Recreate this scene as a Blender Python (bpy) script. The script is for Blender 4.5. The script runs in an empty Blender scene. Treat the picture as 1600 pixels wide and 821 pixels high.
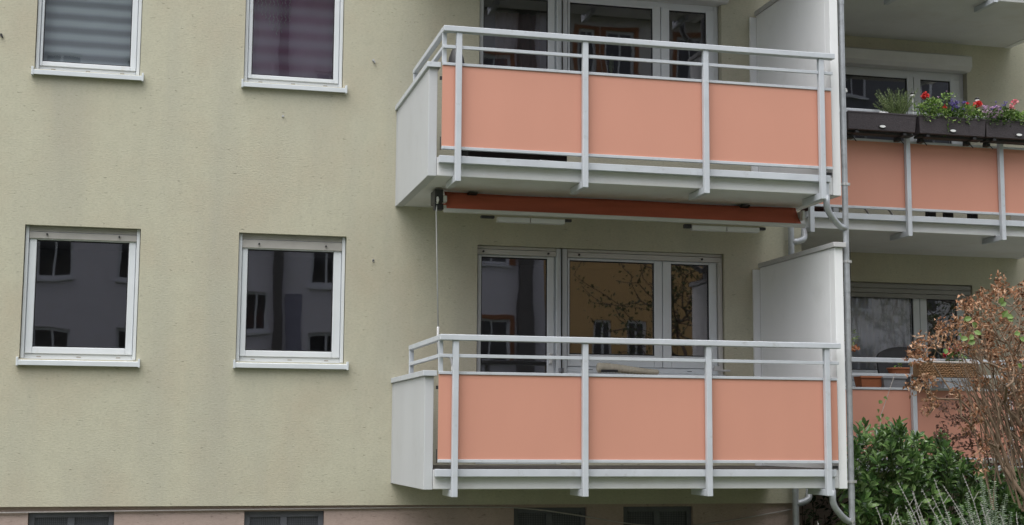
import bpy, bmesh, math, random
from mathutils import Vector, Matrix
SC = bpy.context.scene
COL = SC.collection
R = math.radians
rng = random.Random(11)

# ------------------------------------------------------------------ camera, sky, sun, exposure
CAM = Vector((0.0, -14.35, 1.6))
FPX, PITCH, YAW, ROLL = 2262.73, 0.120560795, 0.236838123, 0.00620773509   # focal length in pixels of a 1600 wide frame
fwd = Vector((math.sin(YAW)*math.cos(PITCH), math.cos(YAW)*math.cos(PITCH), math.sin(PITCH)))
rt0 = Vector((math.cos(YAW), -math.sin(YAW), 0)); up0 = rt0.cross(fwd)
RT = rt0*math.cos(ROLL) + up0*math.sin(ROLL); UP = -rt0*math.sin(ROLL) + up0*math.cos(ROLL)
cd = bpy.data.cameras.new('camera'); cam = bpy.data.objects.new('camera', cd); COL.objects.link(cam)
m3 = Matrix((RT, UP, -fwd)).transposed()
cam.matrix_world = Matrix.Translation(CAM) @ m3.to_4x4()
cd.sensor_width = 36; cd.sensor_fit = 'HORIZONTAL'; cd.lens = 36*FPX/1600; cd.clip_end = 2000; cd.clip_start = .05
SC.camera = cam

def at(px, py, Y):
    "the point on the plane y = Y where the photograph shows pixel (px, py)"
    d = fwd + RT*((px-800)/FPX) - UP*((py-410.5)/FPX)
    return CAM + d*((Y-CAM.y)/d.y)

w = bpy.data.worlds.new('World'); SC.world = w; w.use_nodes = True
nt = w.node_tree; nt.nodes.clear()
sky = nt.nodes.new('ShaderNodeTexSky'); sky.sky_type = 'NISHITA'; sky.sun_disc = False
SUN_DIR = Vector((-0.27, -0.27, 0.93)).normalized()
sky.sun_elevation = math.asin(SUN_DIR.z); sky.sun_rotation = math.atan2(SUN_DIR.x, SUN_DIR.y)
sky.dust_density = 4; sky.air_density = 1.0
hs = nt.nodes.new('ShaderNodeHueSaturation'); hs.inputs['Saturation'].default_value = .34
bg = nt.nodes.new('ShaderNodeBackground'); bg.inputs['Strength'].default_value = .15
wo = nt.nodes.new('ShaderNodeOutputWorld')
nt.links.new(sky.outputs[0], hs.inputs['Color']); nt.links.new(hs.outputs[0], bg.inputs[0]); nt.links.new(bg.outputs[0], wo.inputs[0])
sl = bpy.data.lights.new('sun', 'SUN'); sl.energy = 1.5; sl.angle = R(80); sl.color = (1, .99, .975)
so = bpy.data.objects.new('sun', sl); COL.objects.link(so)
so.rotation_euler = SUN_DIR.to_track_quat('Z', 'Y').to_euler(); so.location = (0, -20, 30)
SC.view_settings.view_transform = 'Standard'; SC.view_settings.look = 'None'
SC.view_settings.exposure = 0.76; SC.view_settings.gamma = 1; SC.view_settings.use_curve_mapping = False
SC.cycles.max_bounces = 8; SC.cycles.transparent_max_bounces = 12; SC.cycles.glossy_bounces = 4
SC.cycles.use_denoising = True; SC.cycles.sample_clamp_indirect = 6

# ------------------------------------------------------------------ materials
def mat(name, col, rough=.6, var=.06, vscale=3.0, bump=0, bscale=80, spec=.4, stretch=(1,1,1), grime=None, metallic=0):
    m = bpy.data.materials.new(name); m.use_nodes = True
    n = m.node_tree; b = n.nodes['Principled BSDF']
    b.inputs['Roughness'].default_value = rough; b.inputs['Specular IOR Level'].default_value = spec
    b.inputs['Metallic'].default_value = metallic
    tc = n.nodes.new('ShaderNodeTexCoord'); mp = n.nodes.new('ShaderNodeMapping'); mp.inputs['Scale'].default_value = stretch
    n.links.new(tc.outputs['Object'], mp.inputs[0])
    no = n.nodes.new('ShaderNodeTexNoise'); no.inputs['Scale'].default_value = vscale; no.inputs['Detail'].default_value = 6
    n.links.new(mp.outputs[0], no.inputs['Vector'])
    cr = n.nodes.new('ShaderNodeValToRGB')
    cr.color_ramp.elements[0].position = .3; cr.color_ramp.elements[1].position = .7
    cr.color_ramp.elements[0].color = (*[c*(1-var) for c in col], 1); cr.color_ramp.elements[1].color = (*[min(1, c*(1+var)) for c in col], 1)
    n.links.new(no.outputs[0], cr.inputs[0]); last = cr.outputs[0]
    if grime:
        g = n.nodes.new('ShaderNodeTexNoise'); g.inputs['Scale'].default_value = grime[1]; g.inputs['Detail'].default_value = 8; g.inputs['Roughness'].default_value = .65
        gr = n.nodes.new('ShaderNodeValToRGB'); gr.color_ramp.elements[0].position = grime[2]; gr.color_ramp.elements[1].position = grime[3]
        gr.color_ramp.elements[0].color = (0,0,0,1); gr.color_ramp.elements[1].color = (1,1,1,1)
        n.links.new(tc.outputs['Object'], g.inputs['Vector']); n.links.new(g.outputs[0], gr.inputs[0])
        mx = n.nodes.new('ShaderNodeMix'); mx.data_type = 'RGBA'
        n.links.new(gr.outputs[0], mx.inputs[0]); n.links.new(last, mx.inputs[6]); mx.inputs[7].default_value = (*grime[0], 1)
        last = mx.outputs[2]
    n.links.new(last, b.inputs['Base Color'])
    if bump:
        bn = n.nodes.new('ShaderNodeTexNoise'); bn.inputs['Scale'].default_value = bscale; bn.inputs['Detail'].default_value = 4
        n.links.new(mp.outputs[0], bn.inputs['Vector'])
        bp = n.nodes.new('ShaderNodeBump'); bp.inputs['Strength'].default_value = 1; bp.inputs['Distance'].default_value = bump
        n.links.new(bn.outputs[0], bp.inputs['Height']); n.links.new(bp.outputs[0], b.inputs['Normal'])
    return m

def stucco(name, col, stain1, stain2, amount=1.0):
    m = bpy.data.materials.new(name); m.use_nodes = True
    n = m.node_tree; L = n.links.new; b = n.nodes['Principled BSDF']
    b.inputs['Roughness'].default_value = .92; b.inputs['Specular IOR Level'].default_value = .15
    tc = n.nodes.new('ShaderNodeTexCoord')
    def noise(sc, det=5, st=(1,1,1), rough=.55):
        mp = n.nodes.new('ShaderNodeMapping'); mp.inputs['Scale'].default_value = st; L(tc.outputs['Object'], mp.inputs[0])
        t = n.nodes.new('ShaderNodeTexNoise'); t.inputs['Scale'].default_value = sc; t.inputs['Detail'].default_value = det; t.inputs['Roughness'].default_value = rough
        L(mp.outputs[0], t.inputs['Vector']); return t.outputs[0]
    def ramp(v, a, c):
        r = n.nodes.new('ShaderNodeMapRange'); r.inputs['From Min'].default_value = a; r.inputs['From Max'].default_value = c; L(v, r.inputs[0]); return r.outputs[0]
    def mix(f, a, c):
        x = n.nodes.new('ShaderNodeMix'); x.data_type = 'RGBA'
        for i, v in ((0, f), (6, a), (7, c)):
            if isinstance(v, tuple): x.inputs[i].default_value = (*v, 1)
            elif isinstance(v, float): x.inputs[i].default_value = v
            else: L(v, x.inputs[i])
        return x.outputs[2]
    def mul(v, k):
        x = n.nodes.new('ShaderNodeMath'); x.operation = 'MULTIPLY'; x.inputs[1].default_value = k; L(v, x.inputs[0]); return x.outputs[0]
    c = mix(mul(ramp(noise(1.1, 8), .45, .72), .45*amount), col, stain1)          # broad warm blotches
    c = mix(mul(ramp(noise(.7, 8, (2.6, 1, .35)), .46, .74), .5*amount), c, stain2)  # rain streaks
    c = mix(mul(ramp(noise(9, 6), .42, .68), .22*amount), c, tuple(x*.86 for x in col))
    grain = noise(48, 4, (.7, 1, 1.6), .75)
    c = mix(mul(ramp(grain, .45, .75), .42), c, tuple(x*.55 for x in col))
    pits = noise(26, 3, (.5, 1, 1.8), .6)
    c = mix(mul(ramp(pits, .638, .71), .5), c, tuple(x*.38 for x in col))
    L(c, b.inputs['Base Color'])
    ad = n.nodes.new('ShaderNodeMath'); ad.operation = 'SUBTRACT'; L(grain, ad.inputs[0]); L(mul(ramp(pits, .66, .74), .8), ad.inputs[1])
    bp = n.nodes.new('ShaderNodeBump'); bp.inputs['Distance'].default_value = .0042; bp.inputs['Strength'].default_value = .8
    L(ad.outputs[0], bp.inputs['Height']); L(bp.outputs[0], b.inputs['Normal'])
    return m

def glass_mat(name, k=2.6, tint=(.86, .88, .9), wob=.0003):
    m = bpy.data.materials.new(name); m.use_nodes = True; n = m.node_tree; n.nodes.clear(); L = n.links.new
    fr = n.nodes.new('ShaderNodeFresnel'); fr.inputs[0].default_value = 1.5
    mu = n.nodes.new('ShaderNodeMath'); mu.operation = 'MULTIPLY'; mu.use_clamp = True; mu.inputs[1].default_value = k; L(fr.outputs[0], mu.inputs[0])
    gl = n.nodes.new('ShaderNodeBsdfGlossy'); gl.inputs['Roughness'].default_value = .012; gl.inputs['Color'].default_value = (.96, .93, 1, 1)
    tr = n.nodes.new('ShaderNodeBsdfTransparent'); tr.inputs[0].default_value = (*tint, 1)
    tc = n.nodes.new('ShaderNodeTexCoord'); no = n.nodes.new('ShaderNodeTexNoise'); no.inputs['Scale'].default_value = 2.2; no.inputs['Detail'].default_value = 1
    L(tc.outputs['Object'], no.inputs['Vector'])
    bp = n.nodes.new('ShaderNodeBump'); bp.inputs['Distance'].default_value = wob*2; L(no.outputs[0], bp.inputs['Height']); L(bp.outputs[0], gl.inputs['Normal'])
    mx = n.nodes.new('ShaderNodeMixShader'); L(mu.outputs[0], mx.inputs[0]); L(tr.outputs[0], mx.inputs[1]); L(gl.outputs[0], mx.inputs[2])
    o = n.nodes.new('ShaderNodeOutputMaterial'); L(mx.outputs[0], o.inputs[0])
    return m

def leaf_mat(name, cols, rough=.45, spec=.5, trans=.25):
    m = bpy.data.materials.new(name); m.use_nodes = True; n = m.node_tree; L = n.links.new; b = n.nodes['Principled BSDF']
    g = n.nodes.new('ShaderNodeNewGeometry'); cr = n.nodes.new('ShaderNodeValToRGB')
    el = cr.color_ramp.elements
    while len(el) < len(cols): el.new(.5)
    for i, c in enumerate(cols):
        el[i].position = i/(len(cols)-1); el[i].color = (*c, 1)
    L(g.outputs['Random Per Island'], cr.inputs[0]); L(cr.outputs[0], b.inputs['Base Color'])
    b.inputs['Roughness'].default_value = rough; b.inputs['Specular IOR Level'].default_value = spec
    if trans:
        t = n.nodes.new('ShaderNodeBsdfTranslucent'); L(cr.outputs[0], t.inputs[0])
        mx = n.nodes.new('ShaderNodeMixShader'); mx.inputs[0].default_value = trans
        L(b.outputs[0], mx.inputs[1]); L(t.outputs[0], mx.inputs[2]); L(mx.outputs[0], n.nodes['Material Output'].inputs[0])
    return m

def band_mat(name, c1, c2, period, lo=.42, hi=.58, rough=.9, axis='Z'):
    m = bpy.data.materials.new(name); m.use_nodes = True; n = m.node_tree; L = n.links.new; b = n.nodes['Principled BSDF']
    b.inputs['Roughness'].default_value = rough; b.inputs['Specular IOR Level'].default_value = .1
    tc = n.nodes.new('ShaderNodeTexCoord'); wv = n.nodes.new('ShaderNodeTexWave'); wv.bands_direction = axis
    wv.inputs['Scale'].default_value = 2*math.pi/(period*20); wv.inputs['Distortion'].default_value = .25; wv.inputs['Detail Scale'].default_value = .6
    cr = n.nodes.new('ShaderNodeValToRGB'); cr.color_ramp.elements[0].position = lo; cr.color_ramp.elements[1].position = hi
    cr.color_ramp.elements[0].color = (*c1, 1); cr.color_ramp.elements[1].color = (*c2, 1)
    L(tc.outputs['Object'], wv.inputs['Vector']); L(wv.outputs[0], cr.inputs[0]); L(cr.outputs[0], b.inputs['Base Color'])
    return m

M = {}
M['stucco'] = stucco('cream_stucco', (.505, .488, .378), (.46, .395, .295), (.405, .395, .33), 1.5)
M['plinth'] = stucco('pink_plinth_render', (.44, .345, .305), (.38, .29, .25), (.33, .27, .24), 1.4)
M['metal'] = mat('painted_rail_metal', (.52, .55, .59), .45, .06, 5, grime=((.38, .39, .395), 11, .58, .82))
M['white_pvc'] = mat('white_window_plastic', (.645, .675, .70), .35, .03, 4, grime=((.55, .53, .49), 9, .64, .82))
M['sill'] = mat('white_sill_metal', (.62, .655, .68), .35, .04, 5, grime=((.50, .50, .48), 8, .62, .8))
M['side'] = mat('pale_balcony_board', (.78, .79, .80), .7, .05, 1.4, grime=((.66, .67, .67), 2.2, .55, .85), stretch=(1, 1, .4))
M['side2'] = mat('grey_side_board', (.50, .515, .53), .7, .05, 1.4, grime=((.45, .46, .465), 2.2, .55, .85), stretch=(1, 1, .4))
M['slab'] = mat('painted_concrete', (.66, .665, .67), .8, .05, 2, bump=.002, bscale=40, grime=((.58, .565, .54), 1.5, .52, .8))
M['cap'] = mat('folded_cap_metal', (.50, .50, .50), .4, .05, 6)
M['panel'] = mat('salmon_panel', (.598, .284, .206), .6, .02, 1.3, stretch=(2, 1, .7))
M['shutter'] = mat('grey_beige_shutter', (.50, .485, .46), .5, .05, 5)
M['shutter_dark'] = mat('dark_grey_shutter', (.27, .265, .25), .6, .08, 5)  # a darker grey than the other shutters
M['shutter_shaded'] = mat('shade_toned_beige_shutter', (.37, .355, .33), .6, .08, 7)  # shade of the window reveal darkened into the slat colour
M['floor'] = mat('dark_balcony_tiles', (.07, .062, .055), .7, .2, 6)
M['slot'] = mat('drain_slot_cap', (.33, .30, .26), .6, .08, 7)
M['box'] = mat('shutter_box_paint', (.60, .60, .585), .5, .04, 4)
M['zinc'] = mat('zinc_pipe', (.40, .42, .44), .38, .14, 9, metallic=.35, grime=((.27, .28, .29), 12, .5, .75))
M['clamp'] = mat('clamp_steel', (.6, .6, .6), .3, .05, 9, metallic=.6)
M['awning'] = mat('rust_red_awning_cloth', (.50, .13, .078), .85, .14, 4, stretch=(.4, 1, 3), bump=.004, bscale=5)
M['awning_bar'] = mat('awning_bar_aluminium', (.55, .55, .54), .4, .04, 5)
M['dark'] = mat('dark_plastic', (.03, .03, .032), .5, .2, 8)
M['gasket'] = mat('black_rubber', (.015, .015, .017), .5, .1, 8)
M['glass'] = glass_mat('window_glass', 3.9)
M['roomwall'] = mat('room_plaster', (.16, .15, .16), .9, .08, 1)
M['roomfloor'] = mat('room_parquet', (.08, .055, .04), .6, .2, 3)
M['rattan'] = mat('dark_rattan', (.060, .050, .056), .5, .45, 130, stretch=(.5, 1, 1.6), bump=.004, bscale=130)
M['white'] = mat('white_plastic', (.8, .8, .8), .35, .03, 5)
M['soil'] = mat('potting_soil', (.03, .022, .016), .95, .3, 30, bump=.01, bscale=40)
M['terracotta'] = mat('terracotta', (.36, .13, .06), .8, .1, 8)
M['greypot'] = mat('grey_planter', (.27, .28, .30), .6, .1, 6)
M['wicker'] = mat('brown_wicker', (.26, .15, .075), .75, .55, 60, stretch=(.35, 1, 2.2), bump=.01, bscale=60)
M['bark'] = mat('dry_bark', (.235, .165, .115), .9, .3, 18, bump=.004, bscale=40, stretch=(1, 1, .3))
M['twig'] = mat('pale_twig', (.44, .40, .37), .8, .2, 14)
M['bark2'] = mat('dark_bark', (.10, .075, .055), .9, .25, 12, bump=.01, bscale=20)
M['stem'] = mat('green_stem', (.10, .14, .05), .7, .2, 12)
M['grey_render'] = stucco('grey_render', (.74, .735, .79), (.68, .67, .72), (.66, .66, .71))
M['orange_render'] = stucco('ochre_render', (.72, .48, .22), (.66, .44, .20), (.64, .42, .19))
M['slate_render'] = stucco('slate_grey_render', (.20, .21, .23), (.18, .18, .2), (.18, .185, .2))
M['white_render'] = stucco('white_render', (.66, .65, .63), (.6, .58, .55), (.55, .54, .53))
M['roof'] = mat('dark_roof_tile', (.05, .045, .045), .8, .2, 8)
M['trim'] = mat('orange_brown_trim', (.33, .15, .07), .7, .1, 4)
M['pane'] = mat('dark_far_pane', (.05, .052, .055), .05, .2, 2, spec=.6)
M['blue_panel'] = mat('slate_blue_panel', (.28, .285, .36), .6, .08, 3)
M['mesh'] = mat('cellar_grille_metal', (.10, .105, .12), .5, .15, 9)
M['cable'] = mat('pale_cable', (.42, .39, .37), .7, .1, 9)
M['grass'] = mat('lawn_grass', (.06, .085, .03), .95, .35, 1.2, bump=.03, bscale=30, grime=((.10, .08, .05), .8, .5, .7))
M['paving'] = mat('concrete_paving', (.20, .195, .185), .9, .12, 2.5, bump=.003, bscale=60)
M['curtain'] = mat('white_curtain_cloth', (.82, .83, .86), .9, .05, 4)

# ------------------------------------------------------------------ mesh builder and tagging
class MB:
    def __init__(s): s.v = []; s.f = []
    def add(s, vs, fs):
        o = len(s.v); s.v += [tuple(p) for p in vs]; s.f += [tuple(i+o for i in f) for f in fs]
    def box(s, x0, x1, y0, y1, z0, z1):
        s.add([(x0,y0,z0),(x1,y0,z0),(x1,y1,z0),(x0,y1,z0),(x0,y0,z1),(x1,y0,z1),(x1,y1,z1),(x0,y1,z1)],
              [(0,3,2,1),(4,5,6,7),(0,1,5,4),(1,2,6,5),(2,3,7,6),(3,0,4,7)])
    def quad(s, a, b, c, d): s.add([a,b,c,d], [(0,1,2,3)])
    def prism(s, prof, x0, x1):            # profile of (y, z) swept along x
        n = len(prof)
        s.add([(x0,y,z) for y,z in prof]+[(x1,y,z) for y,z in prof],
              [tuple(range(n))[::-1], tuple(range(n,2*n))]+[(i,(i+1)%n,n+(i+1)%n,n+i) for i in range(n)])
    def prism_z(s, prof, z0, z1):          # profile of (x, y) swept along z
        n = len(prof)
        s.add([(x,y,z0) for x,y in prof]+[(x,y,z1) for x,y in prof],
              [tuple(range(n))[::-1], tuple(range(n,2*n))]+[(i,(i+1)%n,n+(i+1)%n,n+i) for i in range(n)])
    def tube(s, pts, r, n=8, cap=True):
        pts = [Vector(p) for p in pts]; rs = r if isinstance(r, (list, tuple)) else [r]*len(pts)
        ring = []; o = len(s.v); ref = None
        for i, p in enumerate(pts):
            d = (pts[min(i+1, len(pts)-1)]-pts[max(i-1, 0)])
            d = d.normalized() if d.length > 1e-9 else Vector((0,0,1))
            if ref is None: ref = d.orthogonal().normalized()
            a = (ref - d*ref.dot(d))
            a = a.normalized() if a.length > 1e-6 else d.orthogonal().normalized()
            ref = a; b = d.cross(a)
            for k in range(n):
                t = 2*math.pi*k/n; s.v.append(tuple(p+(a*math.cos(t)+b*math.sin(t))*rs[i]))
        for i in range(len(pts)-1):
            for k in range(n):
                k2 = (k+1) % n; s.f.append((o+i*n+k, o+i*n+k2, o+(i+1)*n+k2, o+(i+1)*n+k))
        if cap:
            s.f.append(tuple(o+k for k in range(n))[::-1]); s.f.append(tuple(o+(len(pts)-1)*n+k for k in range(n)))
    def lathe(s, c, prof, n=14):           # profile of (radius, z) about a vertical axis at c
        o = len(s.v)
        for r, z in prof:
            for k in range(n):
                t = 2*math.pi*k/n; s.v.append((c[0]+r*math.cos(t), c[1]+r*math.sin(t), c[2]+z))
        for i in range(len(prof)-1):
            for k in range(n):
                k2 = (k+1) % n; s.f.append((o+i*n+k, o+i*n+k2, o+(i+1)*n+k2, o+(i+1)*n+k))
        s.f.append(tuple(o+k for k in range(n))[::-1]); s.f.append(tuple(o+(len(prof)-1)*n+k for k in range(n)))
    def leaf(s, p, d, nrm, L, W, curl=.2, fold=.25, st=(.38, .75), tw=.75):
        p = Vector(p); d = Vector(d).normalized(); nrm = Vector(nrm); nrm = nrm-d*nrm.dot(d)
        nrm = nrm.normalized() if nrm.length > 1e-5 else d.orthogonal().normalized()
        sd = d.cross(nrm)
        def mid(t): return p + d*(L*t*(1-.25*curl*t)) - nrm*(curl*L*t*t*.6)
        a, b = st; hw = W*.5
        m0, m1, m2, m3 = mid(0), mid(a), mid(b), mid(1)
        l1 = m1+sd*hw+nrm*fold*hw; r1 = m1-sd*hw+nrm*fold*hw
        l2 = m2+sd*hw*tw+nrm*fold*hw; r2 = m2-sd*hw*tw+nrm*fold*hw
        s.add([m0,m1,m2,m3,l1,l2,r1,r2], [(0,1,4),(1,2,5,4),(2,3,5),(0,6,1),(6,7,2,1),(7,3,2)])

def wloc(o):
    v = Vector((0,0,0))
    while o: v += o.location; o = o.parent
    return v
def link(o, parent=None):
    COL.objects.link(o)
    if parent: o.parent = parent
    return o
def build(name, mb, m, parent=None, bevel=0, smooth=False, at_loc=None, merge=False):
    me = bpy.data.meshes.new(name); off = wloc(parent)
    if at_loc is not None: off = off + (Vector(at_loc) - off)
    me.from_pydata([tuple(Vector(p)-off) for p in mb.v], [], mb.f)
    bm = bmesh.new(); bm.from_mesh(me)
    if merge: bmesh.ops.remove_doubles(bm, verts=bm.verts, dist=1e-5)
    if merge or len(bm.faces) < 3000: bmesh.ops.recalc_face_normals(bm, faces=bm.faces)
    bm.to_mesh(me); bm.free()
    me.materials.append(m)
    o = bpy.data.objects.new(name, me); link(o, parent)
    if at_loc is not None and not parent: o.location = at_loc
    if smooth:
        for p in me.polygons: p.use_smooth = True
    if bevel:
        b = o.modifiers.new('bevel', 'BEVEL'); b.width = bevel; b.segments = 2; b.limit_method = 'ANGLE'; b.angle_limit = R(40)
    return o
def bx(name, m, parent, *d, bevel=0):
    mb = MB()
    for q in d: mb.box(*q)
    return build(name, mb, m, parent, bevel=bevel)
def tag(o, label, cat, group=None, kind=None):
    o['label'] = label; o['category'] = cat
    if group: o['group'] = group
    if kind: o['kind'] = kind
    return o
def thing(name, loc, label, cat, group=None):
    o = bpy.data.objects.new(name, None); link(o); o.location = loc; o.empty_display_size = .1
    return tag(o, label, cat, group)
def copy_tree(o, parent=None):
    c = o.copy(); COL.objects.link(c); c.parent = parent
    for ch in list(o.children): copy_tree(ch, c)
    return c

def wall_holes(mb, x0, x1, z0, z1, holes, y, thick, sgn=1):
    "wall sheet at y with openings, reveals going in by thick"
    xs = sorted({x0, x1, *[h[0] for h in holes], *[h[1] for h in holes]}); zs = sorted({z0, z1, *[h[2] for h in holes], *[h[3] for h in holes]})
    yb = y+thick*sgn
    def hole(xm, zm): return any(h[0] < xm < h[1] and h[2] < zm < h[3] for h in holes)
    for i in range(len(xs)-1):
        for j in range(len(zs)-1):
            if hole((xs[i]+xs[i+1])/2, (zs[j]+zs[j+1])/2): continue
            for yy in (y, yb): mb.quad((xs[i],yy,zs[j]),(xs[i+1],yy,zs[j]),(xs[i+1],yy,zs[j+1]),(xs[i],yy,zs[j+1]))
    for a, b, c, d in holes:
        mb.quad((a,y,c),(a,yb,c),(a,yb,d),(a,y,d)); mb.quad((b,y,c),(b,yb,c),(b,yb,d),(b,y,d))
        mb.quad((a,y,c),(b,y,c),(b,yb,c),(a,yb,c)); mb.quad((a,y,d),(b,y,d),(b,yb,d),(a,yb,d))
    mb.quad((x0,y,z0),(x1,y,z0),(x1,yb,z0),(x0,yb,z0)); mb.quad((x0,y,z1),(x1,y,z1),(x1,yb,z1),(x0,yb,z1))
    mb.quad((x0,y,z0),(x0,yb,z0),(x0,yb,z1),(x0,y,z1)); mb.quad((x1,y,z0),(x1,yb,z0),(x1,yb,z1),(x1,y,z1))

# ------------------------------------------------------------------ ground
g = MB(); g.quad((-400,-400,0),(400,-400,0),(400,400,0),(-400,400,0))
build('lawn', g, M['grass'])['kind'] = 'structure'
g = MB(); g.box(-40, 40, -17.5, -12.2, -.2, .06); g.box(-40, 40, -.75, 2.2, -.2, .05)
o = build('path', g, M['paving']); o['kind'] = 'structure'
sd = MB(); sd.quad((-400,-400,-.3),(400,-400,-.3),(400,400,-.3),(-400,400,-.3))

# ------------------------------------------------------------------ the two blocks of the apartment house
ST = 2.77                                             # storey height
left = thing('apartment_block', (2.0, 0, 0), 'cream rendered apartment block with two small windows per floor beside salmon balconies', 'apartment block')
right = thing('apartment_block', (9.5, 2.05, 0), 'set-back cream apartment block at the right, behind the flower boxes and dry bush', 'apartment block')

WIN = [(-1.305, -.237, 2.315, 3.59), (.70, 1.76, 2.325, 3.592), (-1.29, -.302, 5.108, 6.385), (.70, 1.692, 5.112, 6.385)]
def bal_hole(dx, dz, x1=5.788): return [(3.10+dx, 4.0+dx, 1.335+dz, 3.56+dz), (4.0+dx, x1+dx, 2.26+dz, 3.56+dz)]
mb = MB()
holes = list(WIN) + bal_hole(0, 0) + bal_hole(0, ST)
wall_holes(mb, -9, 6.68, .935, 10.6, holes, 0, .34)
mb.box(6.38, 6.68, .34, 2.05, .935, 10.6)
mb.box(-9, 6.68, 6.2, 6.4, 0, 10.6); mb.box(-9, -8.7, .34, 6.2, .935, 10.6)
build('wall', mb, M['stucco'], left, merge=True)
mb = MB(); mb.box(-9.2, 6.9, -.4, 6.6, 10.6, 10.9)
build('roof', mb, M['roof'], left)
mb = MB()
CW = [(-1.163, -.385, .25, .885), (.83, 1.60, .25, .88), (3.512, 4.28, .25, .90), (4.672, 5.43, .25, .905)]
wall_holes(mb, -9, 6.63, 0, .933, CW, .055, .28)
build('plinth', mb, M['plinth'], left, merge=True)
mb = MB()
wall_holes(mb, 6.685, 15.0, .935, 10.6, [(7.25, 8.17, 1.335, 3.56), (8.17, 9.97, 2.26, 3.56), (7.25, 8.17, 1.335+ST, 3.56+ST), (8.17, 9.99, 2.26+ST, 3.56+ST)], 2.05, .34)
mb.box(6.7, 15, 6.2, 6.4, 0, 10.6)
build('wall', mb, M['stucco'], right, merge=True)
bx('roof', M['roof'], right, (6.95, 15.2, 1.65, 6.6, 10.6, 10.88))
bx('plinth', M['plinth'], right, (6.685, 15, 2.1, 2.4, 0, .933))

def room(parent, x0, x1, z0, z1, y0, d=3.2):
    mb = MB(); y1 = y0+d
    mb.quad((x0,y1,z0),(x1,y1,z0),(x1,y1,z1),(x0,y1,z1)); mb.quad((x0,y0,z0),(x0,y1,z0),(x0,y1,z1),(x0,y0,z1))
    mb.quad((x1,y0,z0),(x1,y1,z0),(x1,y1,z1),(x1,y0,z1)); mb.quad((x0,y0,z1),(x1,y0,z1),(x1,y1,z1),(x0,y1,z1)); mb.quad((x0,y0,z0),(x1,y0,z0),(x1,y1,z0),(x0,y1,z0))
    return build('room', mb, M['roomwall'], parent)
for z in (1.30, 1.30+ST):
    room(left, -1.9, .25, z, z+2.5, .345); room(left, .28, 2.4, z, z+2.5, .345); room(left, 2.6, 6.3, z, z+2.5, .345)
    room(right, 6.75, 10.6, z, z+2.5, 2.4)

def sheet(x0, x1, y, z0, z1):
    mb = MB(); mb.quad((x0,y,z0),(x1,y,z0),(x1,y,z1),(x0,y,z1)); return mb
def ring(mb, x0, x1, y0, y1, z0, z1, l, r, b, t):
    mb.box(x0, x0+l, y0, y1, z0, z1); mb.box(x1-r, x1, y0, y1, z0, z1)
    mb.box(x0+l, x1-r, y0, y1, z0, z0+b); mb.box(x0+l, x1-r, y0, y1, z1-t, z1)

def small_window(h, gl, shutter, rail):
    "h = opening, gl = visible glass"
    x0, x1, z0, z1 = h; a, b, c, d = gl
    mb = MB(); ring(mb, x0+.002, x1-.002, .085, .15, z0+.002, z1-.002, .038, .038, .05, .04)
    wn = build('window', mb, M['white_pvc'], left, bevel=.004)
    sa = MB(); ring(sa, x0+.041, x1-.041, .07, .135, z0+.053, z1-.043, a-x0-.041, x1-.041-b, c-z0-.053, z1-.043-d)
    build('sash', sa, M['white_pvc'], wn, bevel=.006)
    ga = MB(); ring(ga, a-.001, b+.001, .085, .099, c-.001, d+.001, .009, .009, .010, .012)
    build('gasket', ga, M['gasket'], wn)
    build('pane', sheet(a, b, .098, c, d), M['glass'], wn)
    for x in (x0+.17, (x0+x1)/2, x1-.17): bx('drain_slot', M['slot'], wn, (x-.02, x+.02, .0825, .0849, z0+.022, z0+.030))
    si = MB(); si.prism([(.09, z0+.002), (.09, z0-.02), (-.045, z0-.034), (-.045, z0-.064), (-.055, z0-.064), (-.055, z0-.018)], x0-.004, x1+.02)
    si.box(x0-.022, x0-.003, -.059, .03, z0-.07, z0+.012); si.box(x1+.019, x1+.038, -.059, .03, z0-.07, z0+.012)
    build('sill', si, M['sill'], wn, bevel=.003)
    for q in ((x0+.006, x0+.036), (x1-.036, x1-.006)): bx('guide_rail', M['white_pvc'], wn, (*q, .045, .083, z0+.005, z1-.003), bevel=.003)
    if shutter:
        bx('shutter_slat', M['shutter_shaded'], wn, (x0+.037, x1-.037, .062, .08, z1-.055, z1-.002), bevel=.003)
        sh = bx('shutter_end_bar', M['shutter_shaded'], wn, (x0+.037, x1-.037, .052, .083, d+.010, z1-.061), bevel=.003)
        for x in (x0+.2, x1-.2): st = MB(); st.tube([(x, .052, d+.05), (x, .03, d+.05)], .009, 8); build('stopper', st, M['dark'], sh)
    return wn
small_window(WIN[0], (-1.197, -.343, 2.432, 3.458), True, True)
small_window(WIN[1], (.794, 1.642, 2.438, 3.44), True, True)
small_window(WIN[2], (-1.225, -.398, 5.206, 6.25), False, True)
small_window(WIN[3], (.778, 1.60, 5.206, 6.25), False, True)

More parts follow.
